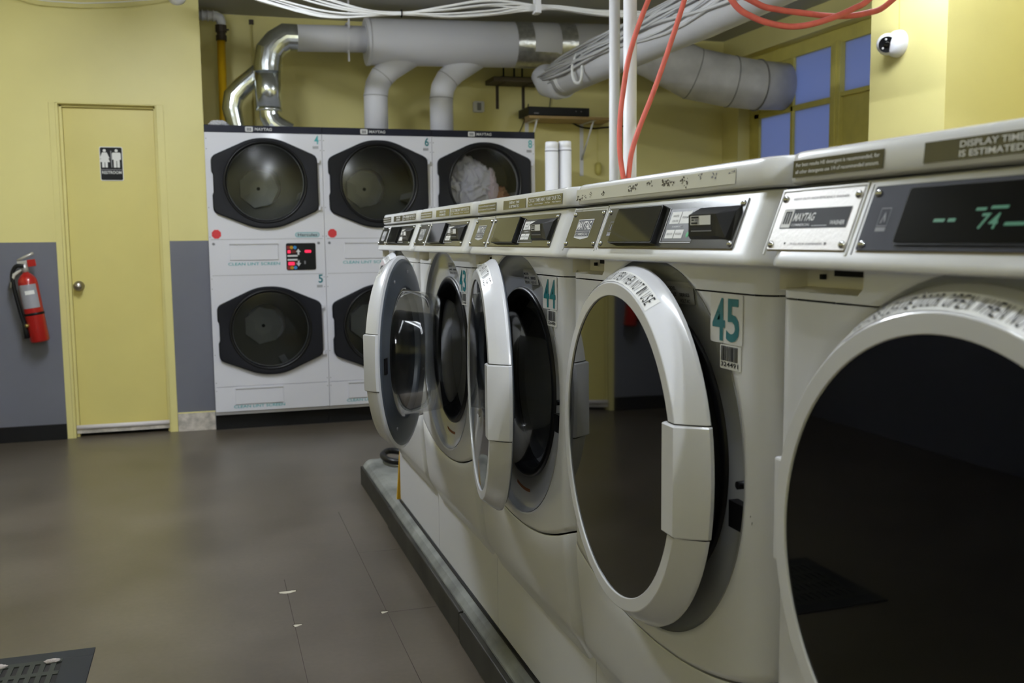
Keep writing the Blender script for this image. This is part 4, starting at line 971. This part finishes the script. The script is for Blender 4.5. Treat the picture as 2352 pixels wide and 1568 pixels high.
crumple('crumpled_paper', (.095, 6.30, 1.864), (.045, .04, .018), mat('paper', (.66, .66, .70), .8), 5.2, 'crumpled white paper on top of the dryer by the yellow pipe', 'paper')

# ------------------------------------------------------------------ back wall fittings
BY = 7.0
e = empty('wall_shelf', (2.50, BY, 2.0), 'light wooden wall shelf carrying a black recorder', 'shelf'); O = (2.50, BY, 2.0)
MB().prism([(2.28, 6.99), (2.90, 6.99), (2.86, 6.70), (2.22, 6.70), (2.22, 6.80)][::-1], (0, 0, 0), X3, Y3, Z3, 2.005, 2.023, WOOD).build('board', e, O, bevel=.002)
for x in (2.30, 2.735):
    b = MB().box(x-.015, x+.015, BY-.004, BY, 1.62, 2.005, PVC).box(x-.012, x+.012, 6.74, BY, 2.001, 2.005, PVC)
    b.tube([(x, 6.76, 2.0), (x, 6.995, 1.74)], .007, PVC, 8); b.build('bracket', e, O)
e = empty('video_recorder', (2.46, 6.86, 2.023), 'flat black video recorder box on the light wooden shelf', 'recorder'); O = (2.46, 6.86, 2.023)
MB().box(2.225, 2.690, 6.72, 6.96, 2.028, 2.088, BLACK).build('case', e, O, bevel=.004)
b = MB()
for q in range(2): b.lathe([(.004, 0), (.003, -.002), (0, -.002)], (2.585+q*.04, 6.72, 2.062), X3, Z3, Y3, GREYD, 8)
b.text('video', (2.265, 6.7195, 2.036), X3, Z3, .035, .010, GREYD) if False else b.box(2.265, 2.30, 6.7188, 6.72, 2.038, 2.046, GREYD)
b.build('front_marks', e, O)
e = empty('upper_wall_shelf', (2.2, BY, 2.25), 'small dark wooden shelf tucked under the wide white duct', 'shelf'); O = (2.2, BY, 2.25)
MB().box(1.985, 2.44, 6.78, BY, 2.265, 2.298, DWOOD).build('board', e, O, bevel=.002)
for x in (2.075, 2.275): MB().box(x-.011, x+.011, BY-.004, BY, 2.10, 2.265, IRON).box(x-.011, x+.011, 6.82, BY, 2.261, 2.265, IRON).build('bracket', e, O)
b = MB().box(2.06, 2.30, 6.84, 6.95, 2.298, 2.312, BLACK)
for x in (2.08, 2.16, 2.22): b.tube([(x, 6.85, 2.305), (x, 6.85, 2.42)], .007, BLACK, 8)
tag(b.build('wifi_router', bevel=.002), 'black router with upright antennas on the dark shelf', 'router')
e = empty('wall_outlet', (1.93, BY, 2.1), 'small grey electrical box on the yellow wall', 'outlet'); O = (1.93, BY, 2.1)
MB().prism(rrect(1.888, 1.966, 2.070, 2.148, .01, 4), (0, BY, 0), X3, Z3, Y3, -.035, 0, mat('outlet_grey', (.62, .62, .66), .5)).build('box', e, O, bevel=.003)
MB().prism(rrect(1.912, 1.942, 2.082, 2.136, .004, 3), (0, BY-.035, 0), X3, Z3, Y3, -.003, 0, GREYD).build('socket', e, O)
def cord(pts, r, m, name, lab, cat='cord'): return tag(MB().tube(smooth_path(pts, 5), r, m, 7).build(name), lab, cat)
cord([(2.31, 6.98, 2.14), (2.27, 6.985, 2.0), (2.22, 6.985, 1.90), (2.16, 6.985, 1.78)], .0035, BASEB, 'thin_cord', 'thin dark cord dropping from the small dark shelf')
cord([(2.47, 6.97, 2.30), (2.485, 6.98, 2.22), (2.47, 6.98, 2.10), (2.44, 6.96, 2.05)], .0035, BASEB, 'thin_cord', 'thin cord looping down to the black recorder')
cord([(2.62, 6.95, 2.02), (2.72, 6.98, 1.985), (2.82, 6.985, 1.975), (2.92, 6.985, 1.985), (3.1, 6.985, 2.0)], .006, BASEB, 'power_cord', 'black power cord running from the light wooden shelf')
pc = cord([(2.865, 6.985, 2.02), (2.86, 6.985, 1.85), (2.862, 6.985, 1.70)], .002, YELW, 'pull_cord', 'thin pull cord hanging on the yellow wall beside the shelf')
MB().lathe([(.0, .05), (.018, .042), (.024, .02), (.024, -.02), (.018, -.042), (0, -.05)], (2.862, 6.975, 1.675), X3, Y3, Z3, YELW, 14).build('end_fitting', pc)
# dome fixture and cable on the restroom wall
tag(MB().lathe([(.055, 0), (.055, -.012), (.046, -.030), (.025, -.040), (0, -.042)], (-.112, WY, 2.590), X3, Z3, Y3, PVC, 28).build('dome_sensor'), 'round white sensor high on the yellow wall', 'sensor')
cord([(-1.05, 6.10, 2.56), (-.857, 6.1, 2.50), (-.70, 6.1, 2.493), (-.589, 6.1, 2.494), (-.359, 6.1, 2.518), (-.15, 6.1, 2.56), (.1, 5.9, 2.64)], .0035, CABLEW, 'ceiling_cable', 'single white cable sagging near the ceiling in front of the yellow wall', 'cable')
# turret camera on the column
e = empty('security_camera', (3.4, 4.27, 2.115), 'white dome security camera on the yellow column', 'security camera'); O = Vector((3.4, 4.27, 2.115))
MB().lathe([(.068, 0), (.068, .012), (.064, .030), (.055, .045), (.040, .055), (0, .058)], O, Y3, Z3, -X3, PVC, 36).build('base', e, O)
ed = Vector((-.62, -.62, -.20)).normalized(); eu = ed.cross(Z3).normalized(); ev = eu.cross(ed); EO = O+Vector((-.045, .030, .002))
MB().lathe([(0, -.055), (.04, -.04), (.054, -.012), (.055, .008), (.048, .026), (.041, .034), (.040, .036)], EO, eu, ev, ed, PVC, 36).build('ball', e, O)
b = MB().lathe([(.041, .035), (.036, .033), (0, .033)], EO, eu, ev, ed, BLACK, 32); b.lathe([(.016, .033), (.015, .040), (.011, .0405), (0, .038)], EO, eu, ev, ed, BLKGLASS, 24); b.build('lens', e, O)
b = MB()
for a in (80, 200, 320): b.lathe([(.0055, .034), (.0045, .036), (0, .0363)], EO+eu*.026*math.cos(math.radians(a))+ev*.026*math.sin(math.radians(a)), eu, ev, ed, SILVERTXT, 10)
b.build('infrared_leds', e, O)
cord([(3.397, 4.27, 2.17), (3.397, 4.275, 2.4), (3.397, 4.27, CZ)], .002, YELW, 'camera_cable', 'thin cable rising above the dome security camera', 'cable')

# ------------------------------------------------------------------ fire extinguisher, hung a little askew
def extinguisher():
    bx, bz = -.940, .590; base = Vector((bx, WY-.085, bz)); ax = Vector((-.135, .0, 1)).normalized(); U = X3-ax*X3.dot(ax); U.normalize(); V = ax.cross(U)
    e = empty('fire_extinguisher', base, 'red fire extinguisher hung on the grey part of the wall by the door', 'fire extinguisher'); O = base
    r = .052
    MB().lathe([(0, .004), (.035, 0), (r-.006, .003), (r, .012), (r, .345), (r-.004, .365), (r-.018, .385), (.022, .397), (.016, .400), (.016, .418)], base, U, V, ax, RED, 40).build('cylinder', e, O)
    MB().lathe([(r+.0008, .20), (r+.0008, .335)], base, U, V, ax, TAG, 16, a0=math.radians(-150), a1=math.radians(-35)).build('label_wrap', e, O)
    MB().lathe([(r+.0014, .278), (r+.0014, .300)], base, U, V, ax, WHITEP, 10, a0=math.radians(-110), a1=math.radians(-55)).build('inspection_sticker', e, O)
    MB().lathe([(r+.001, .158), (r+.0025, .160), (r+.0025, .170), (r+.001, .172)], base, U, V, ax, BLACK, 36).build('strap', e, O)
    b = MB().tube([base+ax*.405, base+ax*.455], .018, STEEL, 12); b.obox(base+ax*.465+U*.012, U, V, ax, .045, .009, .006, STEEL); b.build('valve_head', e, O)
    b = MB(); p = base+ax*.475; b.tube([p-U*.03, p+U*.02+ax*.018, p+U*.060+ax*.030], .008, STEEL, 8); b.tube([p-U*.03-ax*.02, p+U*.055-ax*.016], .007, STEEL, 8); b.build('lever', e, O)
    b = MB().obox(base+ax*.452+U*.042-V*.012, U, V, ax, .022, .004, .020, RED); b.build('safety_seal', e, O, bevel=.002)
    q = base+ax*.44-V*.018
    hp = [q, q-U*.040+ax*.004, q-U*.068-ax*.04, q-U*.072-ax*.12, q-U*.066-ax*.26, q-U*.058-ax*.33]
    MB().tube(smooth_path(hp, 5), .0115, RUBBER, 10).build('hose', e, O)
    MB().tube([hp[-1]+ax*.02, hp[-1]-ax*.075], [.012, .019], RUBBER, 12).build('nozzle', e, O)
    MB().tube([base+ax*.43, base+ax*.40-U*.06-V*.02, base+ax*.33-U*.09-V*.02], [.004, .012, .004], mat('paper_tag', (.50, .48, .42), .7), 5).build('tag', e, O)
    MB().lathe([(.012, 0), (.010, .012), (0, .014)], base+ax*.105-U*.045-V*.035, U, ax, -V, BRASS, 12).build('buckle', e, O)
    MB().obox(base+ax*.22+Y3*.068, U, Y3, ax, .018, .015, .10, IRON).build('wall_bracket', e, O)
extinguisher()

# ------------------------------------------------------------------ on the plinth end and on the floor
e = empty('wet_floor_sign', (.72, 3.80, .118), 'folded yellow floor sign leaning on the side of the farthest washer', 'floor sign'); O = (.72, 3.80, .118)
MB().prism([(-.022, 0), (1.0*.26, 0), (.20, .20), (-.006, .20)], (.705, 3.782, .1195), X3, Z3, Y3, 0, .010, SIGNY).build('panel', e, O, bevel=.002)
MB().prism([(-.018, 0), (.25, 0), (.19, .19), (-.002, .19)], (.705, 3.797, .1195), X3, Z3, Y3, 0, .010, SIGNY).build('panel', e, O, bevel=.002)
lp_ = [(.90, 4.50, .135), (.80, 4.55, .150), (.755, 4.50, .150), (.742, 4.43, .150), (.76, 4.36, .145), (.82, 4.33, .140), (.95, 4.30, .135), (1.15, 4.35, .135)]
tag(MB().tube(smooth_path(lp_, 6), .015, RUBBER, 12).build('black_hose'), 'loop of black hose lying on the end of the plinth', 'hose')
e = empty('floor_drain', (-.55, 2.7, 0), 'dark square floor drain with slotted grate', 'drain'); O = (-.55, 2.7, 0)
DR = mat('drain_iron', (.022, .024, .026), .65, spec=.15); DR2 = mat('drain_grate', (.035, .038, .032), .6, spec=.15)
b = MB()
b.box(-.80, -.352, 2.86, 2.915, 0, .004, DR); b.box(-.80, -.352, 2.46, 2.52, 0, .004, DR); b.box(-.43, -.352, 2.52, 2.86, 0, .004, DR); b.box(-.80, -.75, 2.52, 2.86, 0, .004, DR)
b.build('frame', e, O, bevel=.001)
MB().box(-.75, -.43, 2.52, 2.86, .0004, .0010, GAP).build('pit', e, O)
g = MB(); xs = [-.75+.32*i/12 for i in range(13)]
for i in range(12):
    x0 = xs[i]
    g.box(x0, x0+.0135, 2.52, 2.86, .0012, .0045, DR2)
for y in (2.52, 2.60, 2.68, 2.76, 2.84): g.box(-.75, -.43, y, y+.022, .0012, .0046, DR2)
g.build('grate', e, O)
for (x, y, s) in ((-.455, 2.845, .016), (-.60, 2.848, .024)):
    tag(crumple('lint_scrap', (x, y, .007), (s, s*.5, .004), mat('pale_lint', (.45, .40, .38), .9), x*9, 'pale scrap of lint on the floor drain', 'scrap'), None, None, 'lint scraps on the floor drain')
